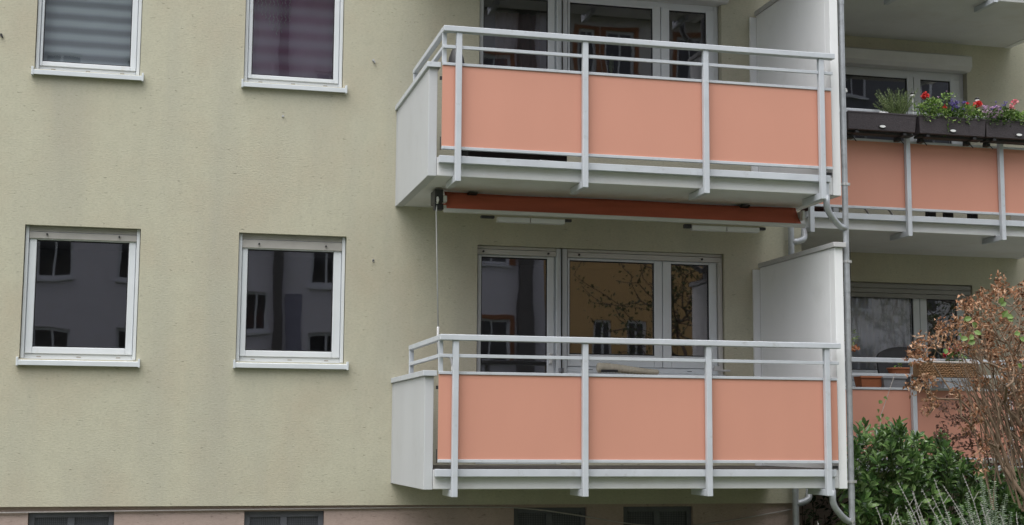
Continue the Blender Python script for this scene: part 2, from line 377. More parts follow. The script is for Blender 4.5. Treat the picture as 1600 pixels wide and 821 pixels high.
def big_window(parent, dx, dy, dz, style, x1=5.785):
    "balcony door + fixed post + two casements"
    X = lambda a: a+dx; Y = lambda a: a+dy; Z = lambda a: a+dz
    mb = MB()
    ring(mb, X(3.102), X(3.948), Y(.09), Y(.15), Z(1.338), Z(3.555), .02, .012, .04, .085)
    mb.box(X(3.95), X(4.062), Y(.045), Y(.16), Z(1.338), Z(3.556))
    ring(mb, X(4.064), X(x1-.003), Y(.09), Y(.15), Z(2.263), Z(3.555), .012, .05, .075, .085)
    wn = build('balcony_window', mb, M['white_pvc'], parent, bevel=.004)
    wn['label'] = {'slat': 'three-part balcony window with its shutter slats showing at the top', 'box': 'three-part balcony window under a boxed roller shutter'}[style]
    def leafset(nm, a, b, c, d, ga, gb, gc, gd):
        s = MB(); ring(s, X(a), X(b), Y(.075), Y(.14), Z(c), Z(d), ga-a, b-gb, gc-c, d-gd)
        so_ = build(nm, s, M['white_pvc'], wn, bevel=.006)
        gk = MB(); ring(gk, X(ga)-.001, X(gb)+.001, Y(.09), Y(.103), Z(gc)-.001, Z(gd)+.001, .010, .010, .012, .012)
        build('gasket', gk, M['gasket'], wn)
        build('pane', sheet(X(ga), X(gb), Y(.102), Z(gc), Z(gd)), M['glass'], wn)
        return so_
    leafset('door_sash', 3.122, 3.932, 1.38, 3.468, 3.16, 3.86, 1.52, 3.45)
    leafset('sash', 4.078, 5.116, 2.34, 3.468, 4.10, 5.028, 2.465, 3.445)
    leafset('sash', 5.122, x1-.055, 2.34, 3.468, 5.217, 5.642, 2.465, 3.445)
    hd = MB(); hd.box(X(3.875), X(3.905), Y(.03), Y(.073), Z(2.36), Z(2.47))
    build('handle', hd, M['box'], wn, bevel=.006)
    for x in (4.33, 5.42): bx('drain_slot', M['dark'], wn, (X(x-.025), X(x+.025), Y(.0885), Y(.0899), Z(2.305), Z(2.311)))
    si = MB(); si.prism([(Y(.088), Z(2.288)), (Y(.088), Z(2.265)), (Y(-.03), Z(2.24)), (Y(-.03), Z(2.205)), (Y(-.04), Z(2.205)), (Y(-.04), Z(2.262))], X(4.065), X(x1-.003))
    build('sill', si, M['sill'], wn, bevel=.003)
    if style == 'slat':
        for a, b in ((3.105, 3.945), (4.067, x1-.006)):
            bx('shutter_slat', M['shutter'], wn, (X(a), X(b), Y(.05), Y(.085), Z(3.528), Z(3.557)), bevel=.003)
            bx('shutter_end_bar', M['shutter'], wn, (X(a), X(b), Y(.042), Y(.074), Z(3.472), Z(3.523)), bevel=.003)
        for x in (3.17, 3.86, 4.19, 5.55): st = MB(); st.tube([(X(x), Y(.042), Z(3.498)), (X(x), Y(.022), Z(3.498))], .011, 8); build('stopper', st, M['dark'], wn)
        gr = MB()
        gr.box(X(x1-.05), X(x1-.006), Y(.04), Y(.088), Z(2.27), Z(3.47))
        build('guide_rail', gr, M['shutter'], wn, bevel=.003)
    return wn
w1 = big_window(left, 0, 0, 0, 'slat')
w2 = big_window(left, 0, 0, ST, 'box')
w3 = big_window(right, 4.15, 2.05, 0, 'slat', x1=5.82)
w4 = big_window(right, 4.15, 2.05, ST, 'box', x1=5.84)
def shutter_box(win, x0, x1, y, z0, z1, d=.16):
    s = MB(); s.prism([(y+.05, z0), (y-d+.05, z0), (y-d, z0+.05), (y-d, z1-.02), (y-d+.03, z1), (y+.05, z1)], x0, x1)
    build('shutter_box', s, M['box'], win, bevel=.003)
shutter_box(w2, 3.06, 5.84, .04, 6.295, 6.50, .17)
shutter_box(w4, 7.20, 9.99, 2.06, 6.315, 6.515, .15)
# extra shutter slats low on the set-back block
for z in (3.37, 3.43, 3.49): bx('shutter_slat', M['shutter_dark'], w3, (7.26, 9.96, 2.065, 2.09, z, z+.055), bevel=.006)

# small leftovers on the facade
for px, py, k in ((583, 95, 1), (442, 182, 0), (583, 407, 0), (2, 55, 1), (583, 408, 0)):
    p = at(px, py, 0)
    if k:
        a = MB(); a.tube([p+Vector((0,.01,0)), p+Vector((0,-.02,0))], .012, 8); a.tube([p+Vector((.012,.01,-.02)), p+Vector((.012,-.03,-.02))], .008, 8)
    else:
        a = MB(); a.tube([p+Vector((0,.01,0)), p+Vector((0,-.012,0))], .011, 8)
    build('wall_anchor', a, M['dark'] if px < 10 else M['clamp'], left)

# cellar windows with fine mesh
for a, b, c, d in CW:
    mb = MB(); ring(mb, a+.002, b-.002, .10, .15, c+.002, d-.002, .055, .05, .05, .055); xm = (a+b)/2; mb.box(xm-.035, xm+.03, .10, .15, c+.052, d-.057)
    cw = build('cellar_window', mb, M['mesh'], left, bevel=.003)
    gr = MB()
    x = a+.06
    while x < b-.05: gr.box(x, x+.006, .118, .124, c+.05, d-.055); x += .018
    z = c+.06
    while z < d-.06: gr.box(a+.055, b-.05, .1165, .1175, z, z+.006); z += .018
    build('grille', gr, M['mesh'], cw)
    bk = MB(); bk.quad((a,.30,c),(b,.30,c),(b,.30,d),(a,.30,d)); build('backing', bk, M['greypot'], cw)

# ------------------------------------------------------------------ balconies
PX = [2.502, 3.682, 4.853, 6.025]
def balcony(parent, dx, dy, dz, kind):
    X = lambda a: a+dx; Y = lambda a: a+dy; Z = lambda a: a+dz
    x0 = 2.332 if kind == 'left' else 2.335
    mb = MB(); mb.box(X(x0), X(6.178), Y(-1.80), Y(0) - .002, Z(1.152), Z(1.322))
    b = build('balcony', mb, M['slab'], parent, bevel=.006)
    fl = MB(); fl.box(X(x0+.004), X(6.174), Y(-1.79), Y(-.004), Z(1.3225), Z(1.3275)); build('floor_covering', fl, M['floor'], b)
    def P(n, m, *d, bevel=.003): return bx(n, M[m], b, *[(X(q[0]), X(q[1]), Y(q[2]), Y(q[3]), Z(q[4]), Z(q[5])) for q in d], bevel=bevel)
    if kind == 'left':
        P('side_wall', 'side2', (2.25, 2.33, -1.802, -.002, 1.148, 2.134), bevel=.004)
        P('side_wall_edge', 'cap', (2.243, 2.2495, -.03, -.002, 1.15, 2.13), bevel=0)
        P('side_wall_cap', 'metal', (2.228, 2.352, -1.835, -.002, 2.136, 2.184))
        P('return_rail', 'metal', (2.352, 2.402, -1.868, -.30, 2.449, 2.493)); P('return_rail', 'metal', (2.356, 2.396, -1.868, -.30, 2.296, 2.328))
        P('return_post', 'metal', (2.355, 2.399, -.345, -.305, 2.186, 2.447)); P('return_post', 'metal', (2.358, 2.398, -1.868, -1.838, 2.174, 2.447))
        P('partition_wall', 'side', (6.18, 6.265, -1.802, -.032, 1.148, 3.418), bevel=.004)
        P('partition_strip', 'side', (6.105, 6.179, -.034, -.003, 1.325, 3.400), (6.1765, 6.1795, -1.70, -.10, 1.33, 3.40), bevel=.002)
        P('partition_cap', 'cap', (6.158, 6.287, -1.832, -.034, 3.420, 3.466))
    else:
        P('side_wall', 'side', (6.18, 6.265, -1.802, -.002, 1.148, 2.134), bevel=.004)
        P('side_wall_cap', 'metal', (6.158, 6.287, -1.832, -.002, 2.136, 2.184))
    l = 2.355 if kind == 'left' else 2.475
    P('top_rail', 'metal', (l, 6.158, -1.945, -1.870, 2.445, 2.497), bevel=.006)
    for i in range(3):
        P('middle_rail', 'metal', (PX[i]+.0265, PX[i+1]-.0265, -1.91, -1.885, 2.297, 2.327))
    P('middle_rail', 'metal', (PX[3]+.0265, 6.15, -1.91, -1.885, 2.297, 2.327))
    if kind == 'left': P('middle_rail', 'metal', (2.358, PX[0]-.0265, -1.91, -1.885, 2.297, 2.327))
    for x in PX:
        P('post', 'metal', (x-.026, x+.026, -1.93, -1.875, 1.087, 2.4445), bevel=.005)
        P('bracket', 'metal', (x-.0255, x+.0255, -1.8745, -1.50, 1.089, 1.149), bevel=.003)
    e0 = 2.362 if kind == 'left' else 2.46
    for a, c in ((e0, PX[1]-.004), (PX[1]+.004, PX[2]-.004), (PX[2]+.004, 6.148)):
        P('infill_panel', 'panel', (a, c, -1.862, -1.852, 1.412, 2.150), bevel=0)
        P('panel_trim', 'metal', (a, c, -1.8735, -1.840, 2.1505, 2.176)); P('panel_trim', 'metal', (a, c, -1.8735, -1.840, 1.384, 1.4115))
    P('edge_beam', 'metal', (2.343 if kind == 'left' else 2.47, 6.125, -1.868, -1.806, 1.262, 1.327), bevel=.004)
    if kind == 'left':
        for q in ((2.342, 2.361, -1.85, -1.83, 2.02, 2.05), (6.09, 6.15, -1.845, -1.82, 1.335, 1.36), (2.352, 2.358, -1.84, -1.83, 1.38, 1.50)): P('panel_clip', 'dark', q, bevel=0)
        o_ = MB(); o_.box(X(6.075), X(6.115), Y(-1.85), Y(-1.812), Z(1.13), Z(1.259)); build('drain_outlet', o_, M['metal'], b, bevel=.003)
    return b
balcony(left, 0, 0, 0, 'left'); balcony(left, 0, 0, ST, 'left'); balcony(left, 0, 0, 2*ST, 'left')
balcony(right, 4.372, 2.05, 0, 'right'); balcony(right, 4.372, 2.05, ST, 'right'); balcony(right, 4.372, 2.05, 2*ST, 'right')

# downpipes
def downpipe(parent, c, r, ztop, drains, clamps):
    mb = MB(); z = .02; mb.tube([(c[0], c[1], z), (c[0], c[1], ztop)], r, 16)
    for zz in (1.05, 3.0, 3.05+ST): mb.tube([(c[0], c[1], zz), (c[0], c[1], zz+.12)], r+.003, 16)
    dp = build('downpipe', mb, M['zinc'], parent, smooth=False)
    for poly in clamps:
        k = MB(); k.tube([(c[0], c[1], poly-.012), (c[0], c[1], poly+.012)], r+.006, 14); k.box(c[0]-r-.03, c[0]-r+.002, c[1]-.01, c[1]+.01, poly-.008, poly+.008); k.box(c[0]+r-.002, c[0]+r+.022, c[1]-.012, c[1]+.008, poly-.012, poly+.014)
        build('pipe_clamp', k, M['clamp'], dp)
    for pts in drains:
        k = MB(); k.tube(pts, r*1.08, 14); build('drain_elbow', k, M['zinc'], dp, smooth=True)
    return dp
def bend(pts, n=5, rad=.35):
    out = [Vector(pts[0])]
    for i in range(1, len(pts)-1):
        a, b, c = Vector(pts[i-1]), Vector(pts[i]), Vector(pts[i+1])
        p, q = b+(a-b)*rad, b+(c-b)*rad
        for k in range(n+1):
            t = k/n; out.append(p*(1-t)**2+b*2*t*(1-t)+q*t*t)
    out.append(Vector(pts[-1])); return out
pc = (6.331, -1.745)
dr = []
for dz in (0, ST, 2*ST):
    dr.append(bend([(6.095, -1.833, 1.14+dz), (6.095, -1.833, 1.00+dz), (6.24, -1.775, .865+dz), (pc[0], pc[1], .835+dz)], rad=.4))
downpipe(left, pc, .0285, 10.5, dr, [at(1327, 753, -1.75).z, at(1322, 409, -1.75).z, at(1318, 288, -1.75).z, at(1314, 20, -1.75).z+.6])
pc2 = (6.52, -.09); dr = []
for dz in (0, ST, 2*ST):
    dr.append(bend([(6.74, .1, 1.14+dz), (6.70, -.05, .985+dz), (6.62, -.075, .95+dz), (pc2[0], pc2[1], .93+dz)], rad=.4))
downpipe(left, pc2, .033, 10.5, dr, [3.1, 5.9])

# ------------------------------------------------------------------ awning under the middle balcony
aw = thing('awning', (4.3, -1.1, 3.72), 'rust red roll-up awning with folded arms under the upper balcony', 'awning')
mb = MB(); n = 60; rows = 7
for i in range(n+1):
    x = 2.545+(6.13-2.545)*i/n
    for j in range(rows+1):
        t = j/rows
        y = -1.06 - .135*t + .006*math.sin(x*2.1)*math.sin(math.pi*t); z = 3.905 - .178*t - .016*math.sin(math.pi*t) + .004*math.sin(x*3.3)
        mb.v.append((x, y, z))
for i in range(n):
    for j in range(rows):
        a = i*(rows+1)+j; mb.f.append((a, a+rows+1, a+rows+2, a+1))
cl = build('cloth', mb, M['awning'], aw, smooth=True)
so_ = cl.modifiers.new('solid', 'SOLIDIFY'); so_.thickness = .004
k = MB(); k.tube([(2.54, -.98, 3.84), (6.13, -.98, 3.84)], .045, 14); build('roller', k, M['awning'], aw, smooth=True)
bx('front_bar', M['awning_bar'], aw, (2.515, 6.165, -1.225, -1.178, 3.690, 3.726), bevel=.006)
bx('end_bracket', M['dark'], aw, (2.425, 2.505, -1.22, -1.0, 3.775, 3.902), (2.43, 2.515, -1.19, -1.1, 3.715, 3.775), bevel=.006)
bx('end_plate', M['awning_bar'], aw, (2.506, 2.543, -1.215, -1.12, 3.785, 3.845), (6.131, 6.16, -1.215, -1.0, 3.765, 3.86), bevel=.004)
for x in (2.80, 5.56):
    k = MB(); k.prism([(-1.13, 3.906), (-1.13, 3.893), (-1.0, 3.87), (-.9, 3.87), (-.9, 3.906)], x-.035, x+.055); build('soffit_bracket', k, M['dark'], aw, bevel=.004)
for xa, xm, xb, dk in ((3.043, 3.36, 3.70, 1), (4.99, 5.35, 5.695, 0)):
    k = MB(); k.box(xa, xm-.004, -1.17, -1.10, 3.628, 3.674); k.box(xm+.004, xb, -1.17, -1.10, 3.628, 3.674)
    ar = build('folding_arm', k, M['awning_bar'], aw, bevel=.004)
    k = MB(); k.box(xa-.16, xa-.03, -1.16, -1.11, 3.66, 3.684) if dk else k.box(xa-.075, xa-.004, -1.16, -1.11, 3.645, 3.684)
    k.box(xb+.004, xb+.07, -1.16, -1.11, 3.655, 3.682)
    build('arm_joint', k, M['dark'], ar, bevel=.004)
k = MB(); lo = at(684, 528, -1.15); hi = Vector((2.452, -1.18, 3.80))
k.tube([hi, hi+Vector((-.005,-.01,-.12)), Vector((lo.x, -1.16, 2.60))], .0065, 8); k.tube([Vector((lo.x, -1.16, 2.62)), Vector((lo.x, -1.16, 2.50)), Vector((lo.x+.005, -1.16, 2.36))], .012, 8)
k.tube(bend([(lo.x+.005, -1.16, 2.365), (lo.x+.03, -1.19, 2.345), (lo.x+.12, -1.19, 2.34), (lo.x+.135, -1.19, 2.22)]), .010, 8)
k.tube([(lo.x+.135, -1.19, 2.26), (lo.x+.137, -1.19, 2.10)], .014, 8)
build('crank_rod', k, M['cap'], aw, smooth=True)
k = MB(); k.tube([(2.452, -1.2, 3.84), (2.452, -1.235, 3.80), (2.452, -1.2, 3.775)], .012, 8); build('crank_eye', k, M['white'], aw)

# ------------------------------------------------------------------ things behind the windows
def blind(x0, x1, z0, z1, y, m, label, cat='blind'):
    mb = MB(); n = 24
    for i in range(n+1):
        x = x0+(x1-x0)*i/n; mb.v += [(x, y+.004*math.sin(i*.7), z0), (x, y+.004*math.sin(i*.7), z1)]
    for i in range(n): mb.f.append((2*i, 2*i+2, 2*i+3, 2*i+1))
    o = build('zebra_blind', mb, m, at_loc=((x0+x1)/2, y, z0)); mo = o.modifiers.new('s', 'SOLIDIFY'); mo.thickness = .003
    return tag(o, label, cat, 'striped blinds in the upper windows')
M['zeb1'] = band_mat('grey_zebra_cloth', (.17, .19, .20), (.36, .41, .42), .135, .1, .9)
M['zeb2'] = band_mat('plum_zebra_cloth', (.38, .20, .31), (.52, .41, .52), .17, .05, .95)
blind(-1.24, -.39, 5.16, 6.3, .20, M['zeb1'], 'grey zebra blind in the upper window farther from the balconies')
blind(.77, 1.61, 5.16, 6.3, .20, M['zeb2'], 'plum and grey zebra blind in the window beside the upper balcony')
def curtain(x0, x1, z0, z1, y, m, label, amp=.03, per=.12, name='curtain', group=None):
    mb = MB(); n = int((x1-x0)/per*10)
    for i in range(n+1):
        x = x0+(x1-x0)*i/n; a = amp*math.sin(2*math.pi*(x-x0)/per+.8*math.sin(x*5))
        mb.v += [(x, y+a, z0), (x, y+a*.8, z1)]
    for i in range(n): mb.f.append((2*i, 2*i+2, 2*i+3, 2*i+1))
    o = build(name, mb, m, at_loc=((x0+x1)/2, y, z0), smooth=True); mo = o.modifiers.new('s', 'SOLIDIFY'); mo.thickness = .002
    return tag(o, label, 'curtain', group)
curtain(8.27, 9.16, 2.45, 3.5, 2.185, M['curtain'], 'white vertical strip curtain inside the lower window of the set-back block', .018, .095)
M['brown_cloth'] = mat('brown_curtain_cloth', (.15, .07, .06), .9, .15, 4)
curtain(3.36, 3.86, 4.15, 6.15, .42, M['brown_cloth'], 'brown curtain behind the upper balcony door glass', .03, .13)
lc = thing('tile_reflection_strings', (1.0, .165, 5.7), 'wavy white strings standing in for reflected roof tiles, in front of the plum blind', 'reflection stand-in')  # added strings imitate a roof tile reflection on the pane
for i in range(9):
    x = .83+i*.04; k = MB(); zb_ = 5.62+.05*abs(i-5)+rng.uniform(0, .05); pts = [(x+.008*math.sin(j*1.3+i), .165, 6.34-(6.34-zb_)*j/40) for j in range(41)]
    k.tube(pts, [.0065 if j % 2 else .0012 for j in range(41)], 5); build('reflection_string', k, M['cap'], lc)

# ------------------------------------------------------------------ things on the balconies
# ridged cream roll on the ledge of the lower window
rr = thing('hose_roll', (4.6, -.05, 2.28), 'cream ridged roll lying along the ledge of the lower balcony window', 'hose')
A = at(933, 575, -.10); B = at(1029, 582, -.10)
k = MB(); pts = []; rad = []
for i in range(60):
    t = i/59; pts.append(A.lerp(B, t)+Vector((0, 0, .012*math.sin(t*5)*(1-t)))); rad.append((.052-.026*t)*(1+.07*(1 if i % 3 == 0 else -.3)) * (.6 if i in (0, 59) else 1))
k.tube(pts, rad, 14)
M['cream'] = mat('cream_plastic', (.55, .50, .40), .7, .12, 14)
build('ribbed_tube', k, M['cream'], rr, smooth=True)
k = MB(); k.box(A.x+.03, A.x+.2, -.175, -.12, A.z-.045, A.z-.02); build('strap', k, M['dark'], rr)
o = bx('junction_box', M['greypot'], None, (at(873,574,.03).x, at(881,574,.03).x, .02, .044, at(873,582,.03).z, at(873,575,.03).z), bevel=.004)
tag(o, 'small grey box fixed low on the white post of the lower balcony window', 'box')
p = at(1120, 577, -.08)
o = bx('window_catch', M['cap'], None, (p.x-.03, p.x+.03, -.1, -.05, p.z-.02, p.z+.03), (p.x+.03, p.x+.15, -.09, -.06, p.z-.025, p.z-.005), bevel=.004)
tag(o, 'small metal catch on the ledge behind the third post of the lower balcony', 'catch')
# upper balcony clutter seen through the gap under the panels
UZ = 1.322+ST
st = thing('storage_box', (3.1, -1.45, UZ), 'low dark box on the upper balcony floor, seen through the gap below the panels', 'box')
bx('box_body', M['dark'], st, (2.66, 3.60, -1.60, -1.25, UZ+.012, UZ+.16), bevel=.01)
bx('lid', M['greypot'], st, (2.64, 3.62, -1.62, -1.23, UZ+.162, UZ+.18), bevel=.006)
for i, (a, b, lab) in enumerate(((2.56, 2.78, 'pale torn paper sheet lying nearest the left post under the upper balcony panels'), (3.30, 3.50, 'white folded paper under the middle of the upper balcony panels'))):
    k = MB(); z = UZ+.012
    k.v += [(a, -1.72, z), (b, -1.70, z+.004), (b-.01, -1.66, z+.032), (a+.02, -1.66, z+.036)]; k.f.append((0, 1, 2, 3))
    o = build('paper_sheet', k, M['curtain'], at_loc=(a, -1.7, z)); o.modifiers.new('s', 'SOLIDIFY').thickness = .003
    tag(o, lab, 'paper')
o = MB(); c = at(713, 96, -1.3); o.lathe((c.x, -1.3, c.z-.75), [(.05, 0), (.09, .05), (.085, .7), (.07, .78), (.05, .84), (.02, .90)], 14)
o = build('furled_cover', o, M['dark'], at_loc=(c.x, -1.3, UZ), smooth=True)
tag(o, 'dark tapering cover standing behind the leftmost post of the upper railing', 'cover')
sp = thing('spider_plant', (at(955,100,.55).x, .55, 5.2), 'thin pale-leaved house plant inside the upper balcony window', 'house plant')
M['spider'] = leaf_mat('spider_leaves', [(.20, .26, .12), (.42, .46, .30)], .5)
k = MB(); c = Vector((at(955,100,.55).x, .55, at(955, 118, .55).z))
for i in range(26):
    a = rng.uniform(0, 6.28); d = Vector((math.cos(a)*.7, math.sin(a)*.5, 1.1)); k.leaf(c, d, Vector((math.cos(a), math.sin(a), -.5)), rng.uniform(.15, .26), .014, .9, .2)
build('leaves', k, M['spider'], sp)
k = MB(); k.lathe((c.x, c.y, c.z-.16), [(.05, 0), (.08, .15), (.085, .16)]); build('pot', k, M['greypot'], sp)

# flower boxes along the rail of the set-back upper balcony
GB = 'dark rattan flower boxes on the balcony rail'
def flower_box(x0, x1, y0, y1, z0, z1):
    b = thing('flower_box', ((x0+x1)/2, (y0+y1)/2, z0), '', 'flower box', GB)
    k = MB(); tp = .012
    k.add([(x0+tp,y0+tp*1.4,z0),(x1-tp,y0+tp*1.4,z0),(x1-tp,y1-tp,z0),(x0+tp,y1-tp,z0),(x0,y0,z1),(x1,y0,z1),(x1,y1,z1),(x0,y1,z1)],
          [(0,3,2,1),(0,1,5,4),(1,2,6,5),(2,3,7,6),(3,0,4,7),(4,5,6,7)])
    build('trough', k, M['rattan'], b, bevel=.006)
    k = MB(); ring_ = [(x0-.002, x1+.002, y0-.004, y0+.008, z1-.012, z1+.003)]
    k.box(*ring_[0]); build('rim', k, M['rattan'], b)
    xm = (x0+x1)/2; zc = z0+.046; n = 20
    def oval(rx, rz, ya, yb):
        q = MB(); pts = [(xm+rx*math.cos(2*math.pi*i/n), zc+rz*math.sin(2*math.pi*i/n)) for i in range(n)]
        q.add([(x, ya, z) for x, z in pts]+[(x, yb, z) for x, z in pts], [tuple(range(n)), tuple(range(n, 2*n))[::-1]]+[(i, (i+1) % n, n+(i+1) % n, n+i) for i in range(n)]); return q
    build('emblem_rim', oval(.046, .021, y0+.004, y0+.02), M['dark'], b); build('emblem', oval(.036, .0135, y0+.001, y0+.01), M['white'], b)
    k = MB(); k.box(x0+.02, x1-.02, y0+.02, y1-.01, z1+.001, z1+.006); build('soil', k, M['soil'], b)
    for x in (x0+.12, x1-.13):
        k = MB(); k.box(x-.02, x+.02, y0+.03, y1+.06, z0-.035, z0-.003); k.box(x-.03, x+.03, y1-.02, y1+.05, z0-.07, z0-.036); k.tube([(x+.03, y1, z0-.05), (x+.06, y1-.02, z0-.10)], .006, 6)
        build('hook', k, M['dark'], b, bevel=.004)
    return b
fb = flower_box(7.215, 8.042, -.10, .09, 4.985, 5.182)
fbs = [fb]
for i in range(2):
    c = copy_tree(fb); c.location.x += .862*(i+1)-.034*i; fbs.append(c)
fbs[0]['label'] = 'dark rattan flower box holding the rosemary, nearest the downpipe'
fbs[1]['label'] = 'dark rattan flower box with red geraniums and purple flowers'
fbs[2]['label'] = 'dark rattan flower box with pink flowers, cut by the photo edge'
bx('box_carrier', M['dark'], fbs[0], (7.25, 8.042, -.02, .10, 4.958, 4.982))
for f in fbs[1:]: copy_tree([c for c in fbs[0].children if c.name.startswith('box_carrier')][0], f)

L_ = leaf_mat
M['rosemary'] = L_('rosemary_needles', [(.12, .18, .07), (.26, .34, .15), (.42, .48, .26)], .6)
M['green1'] = L_('bedding_leaves', [(.07, .15, .03), (.18, .31, .07), (.36, .48, .15)], .5)
M['green2'] = L_('geranium_leaves', [(.04, .09, .02), (.09, .17, .04), (.18, .27, .08)], .5)
M['red'] = L_('red_petals', [(.45, .01, .01), (.65, .03, .02)], .5)
M['purple'] = L_('purple_petals', [(.08, .06, .28), (.22, .16, .45)], .5)
M['pink'] = L_('pink_petals', [(.6, .12, .16), (.8, .35, .38)], .5)
M['lilac'] = L_('lilac_petals', [(.42, .20, .42), (.70, .52, .68)], .5)
M['crimson'] = L_('crimson_petals', [(.42, .01, .04), (.6, .02, .07)], .5)

def sph(r=1):
    while True:
        v = Vector((rng.uniform(-1,1), rng.uniform(-1,1), rng.uniform(-1,1)))
        if v.length <= 1: return v*r
def flower_head(k, p, r, n=22, L=.02):
    for i in range(n):
        v = sph(); v = v.normalized() if v.length > .05 else Vector((0,0,1)); v.y -= .35; v.z = v.z*.8+.15
        k.leaf(p+v*r*rng.uniform(.1, .75), v*.6+sph(.9), Vector((0,-1,.5))+sph(.7), L*rng.uniform(.7,1.1), L, .25, .25)
FY = -.01
def clump(k, c, rx, ry, rz, n, L, W, curl=.35, upb=.35):
    for i in range(n):
        v = sph(); p = c+Vector((v.x*rx, v.y*ry, v.z*rz))
        d = Vector((v.x, v.y-.25, v.z+upb))+sph(.6); k.leaf(p, d, Vector((0,-.5,1))+sph(.7), L*rng.uniform(.6, 1.25), W*rng.uniform(.7, 1.2), curl*rng.uniform(.3, 1.6), .3)
# rosemary
pl = thing('rosemary', (7.85, FY, 5.18), 'upright bushy green rosemary in the box nearest the downpipe', 'plant')
k = MB(); ks = MB()
for i in range(105):
    px = rng.gauss(1402, 11); base = at(px*.45+1402*.55+rng.uniform(-6, 6), 178, FY+rng.uniform(-.05, .06)); base.z = 5.185
    tip = at(min(1428, max(1368, 1400+(px-1402)*1.9)), rng.uniform(139, 162), FY+rng.uniform(-.08, .08)); tip.y = base.y+rng.uniform(-.06, .05)
    if tip.z < base.z+.06: tip.z = base.z+.1
    ks.tube([base, (base+tip)/2+Vector((0, 0, .01)), tip], [.003, .002, .001], 4)
    for j in range(26):
        t = .12+.88*j/26; p = base.lerp(tip, t); a = rng.uniform(0, 6.28); ax = (tip-base).normalized()
        k.leaf(p, ax*.9+Vector((math.cos(a), math.sin(a), .1)), ax, rng.uniform(.018, .03), .0055, .1, .1)
build('foliage', k, M['rosemary'], pl); build('stems', ks, M['stem'], pl)
def bed(name, label, cx, spans, leafm, n=260, group='bedding plants in the flower boxes', cat='flowering plant', flowers=(), L=.035):
    base = at(cx, 190, FY); base.z = 5.185
    t = thing(name, base, label, cat, group)
    k = MB()
    for (x, y, rx, rz, m_) in spans: 
        clump(k, at(x, y, FY-.04), rx*1.08, .085, rz*1.12, int(m_*1.7), L, L*.66)
    build('foliage', k, leafm, t)
    ks = MB()
    for (x, y, *_r) in spans:
        c = at(x, y, FY)
        for i in range(5): ks.tube([(c.x+rng.uniform(-.05, .05), FY, 5.18), c+sph(.03)], [.004, .002], 4)
    for fm, lst in flowers:
        kf = MB()
        for (x, y, r, nn) in lst:
            p = at(x, y, FY-.07); flower_head(kf, p, r, nn, max(.012, r*.62))
            ks.tube([Vector((p.x+rng.uniform(-.03, .03), FY, min(5.2, p.z-.02))), p], [.003, .002], 4)
        build('flowers', kf, M[fm], t)
    build('stems', ks, M['stem'], t)
    return t
bed('red_geranium', 'bushy green geranium with a red head, left half of the middle box', 1455,
    [(1437, 170, .07, .05, 60), (1458, 165, .10, .07, 150), (1470, 178, .12, .05, 150), (1480, 190, .05, .07, 36), (1448, 184, .10, .04, 70), (1478, 205, .02, .04, 10), (1478, 155, .04, .06, 22), (1485, 150, .02, .03, 8)], M['green1'],
    flowers=[('red', [(1445, 150, .048, 46), (1442, 154, .03, 20), (1475, 168, .03, 24)]), ('lilac', [(1459, 164, .008, 4), (1466, 152, .01, 5), (1480, 143, .01, 4)])])
bed('purple_lobelia', 'dense purple flowers at the middle of the middle box', 1492, [(1492, 176, .11, .06, 150)], M['green2'],
    flowers=[('purple', [(rng.uniform(1484, 1508), rng.uniform(158, 174), .022, 12) for i in range(34)]+[(1487, 157, .025, 14), (1570, 164, .02, 10)])])
bed('red_geranium', 'red geranium beside the second solar light, at the end of the middle box', 1520, [(1500, 188, .12, .04, 70), (1514, 174, .10, .06, 120), (1524, 182, .07, .05, 70)], M['green1'],
    flowers=[('red', [(1527, 165, .05, 50), (1511, 162, .026, 18)])])
bed('lilac_verbena', 'lilac and white flowers massed at the left of the third box', 1550, [(1556, 194, .18, .03, 90), (1550, 182, .16, .06, 220), (1570, 178, .10, .06, 110)], M['green2'],
    flowers=[('lilac', [(rng.uniform(1536, 1568), rng.uniform(166, 184), .022, 12) for i in range(36)]), ('purple', [(rng.uniform(1548, 1575), rng.uniform(160, 172), .018, 10) for i in range(10)])])
bed('pink_geranium', 'pink geranium with two heads at the photo edge', 1584, [(1580, 184, .10, .06, 150), (1594, 186, .10, .08, 170), (1606, 186, .1, .08, 90)], M['green1'],
    flowers=[('pink', [(1585, 160, .04, 40), (1580, 168, .04, 36)])])
GL = 'solar stick lights in the flower boxes'
def solar(px, py, label, pale):
    p = at(px, py, FY); t = thing('solar_light', (p.x, FY, 5.18), label, 'solar light', GL)
    k = MB(); k.tube([(p.x, FY, 5.18), (p.x, FY, p.z-.01)], .006, 8); build('rod', k, M['white'], t)
    k = MB(); k.lathe((p.x, FY, p.z-.012), [(.016, 0), (.026, .004), (.026, .02), (.018, .028)], 12); build('lamp_head', k, M['white'], t, smooth=False)
    k = MB(); k.lathe((p.x, FY, p.z+(.0165 if pale else .017)), [(.027, 0), (.026, .01), (.017, .02), (.006, .024)] if not pale else [(.024, 0), (.02, .012), (.008, .017)], 12); build('cap', k, M['white'] if pale else M['dark'], t, smooth=True)
solar(1320.5, 143, 'white capped solar light beside the downpipe', True)
solar(1426, 150, 'solar light between the rosemary and the red geranium', False)
solar(1527, 158, 'dark domed solar light above the red geranium', False)
k = MB(); p = at(1381, 176, FY-.03)
for i in range(3):
    c = p+Vector((.035*(i-1), 0, .0)); k.lathe((c.x, c.y, 5.183), [(.012, 0), (.028-.005*i, .008), (.02, .022), (.006, .028)], 8)
o = build('pale_stone', k, M['white'], at_loc=(p.x, p.y, 5.183)); tag(o, 'small heap of pale stones at the foot of the rosemary', 'stones')

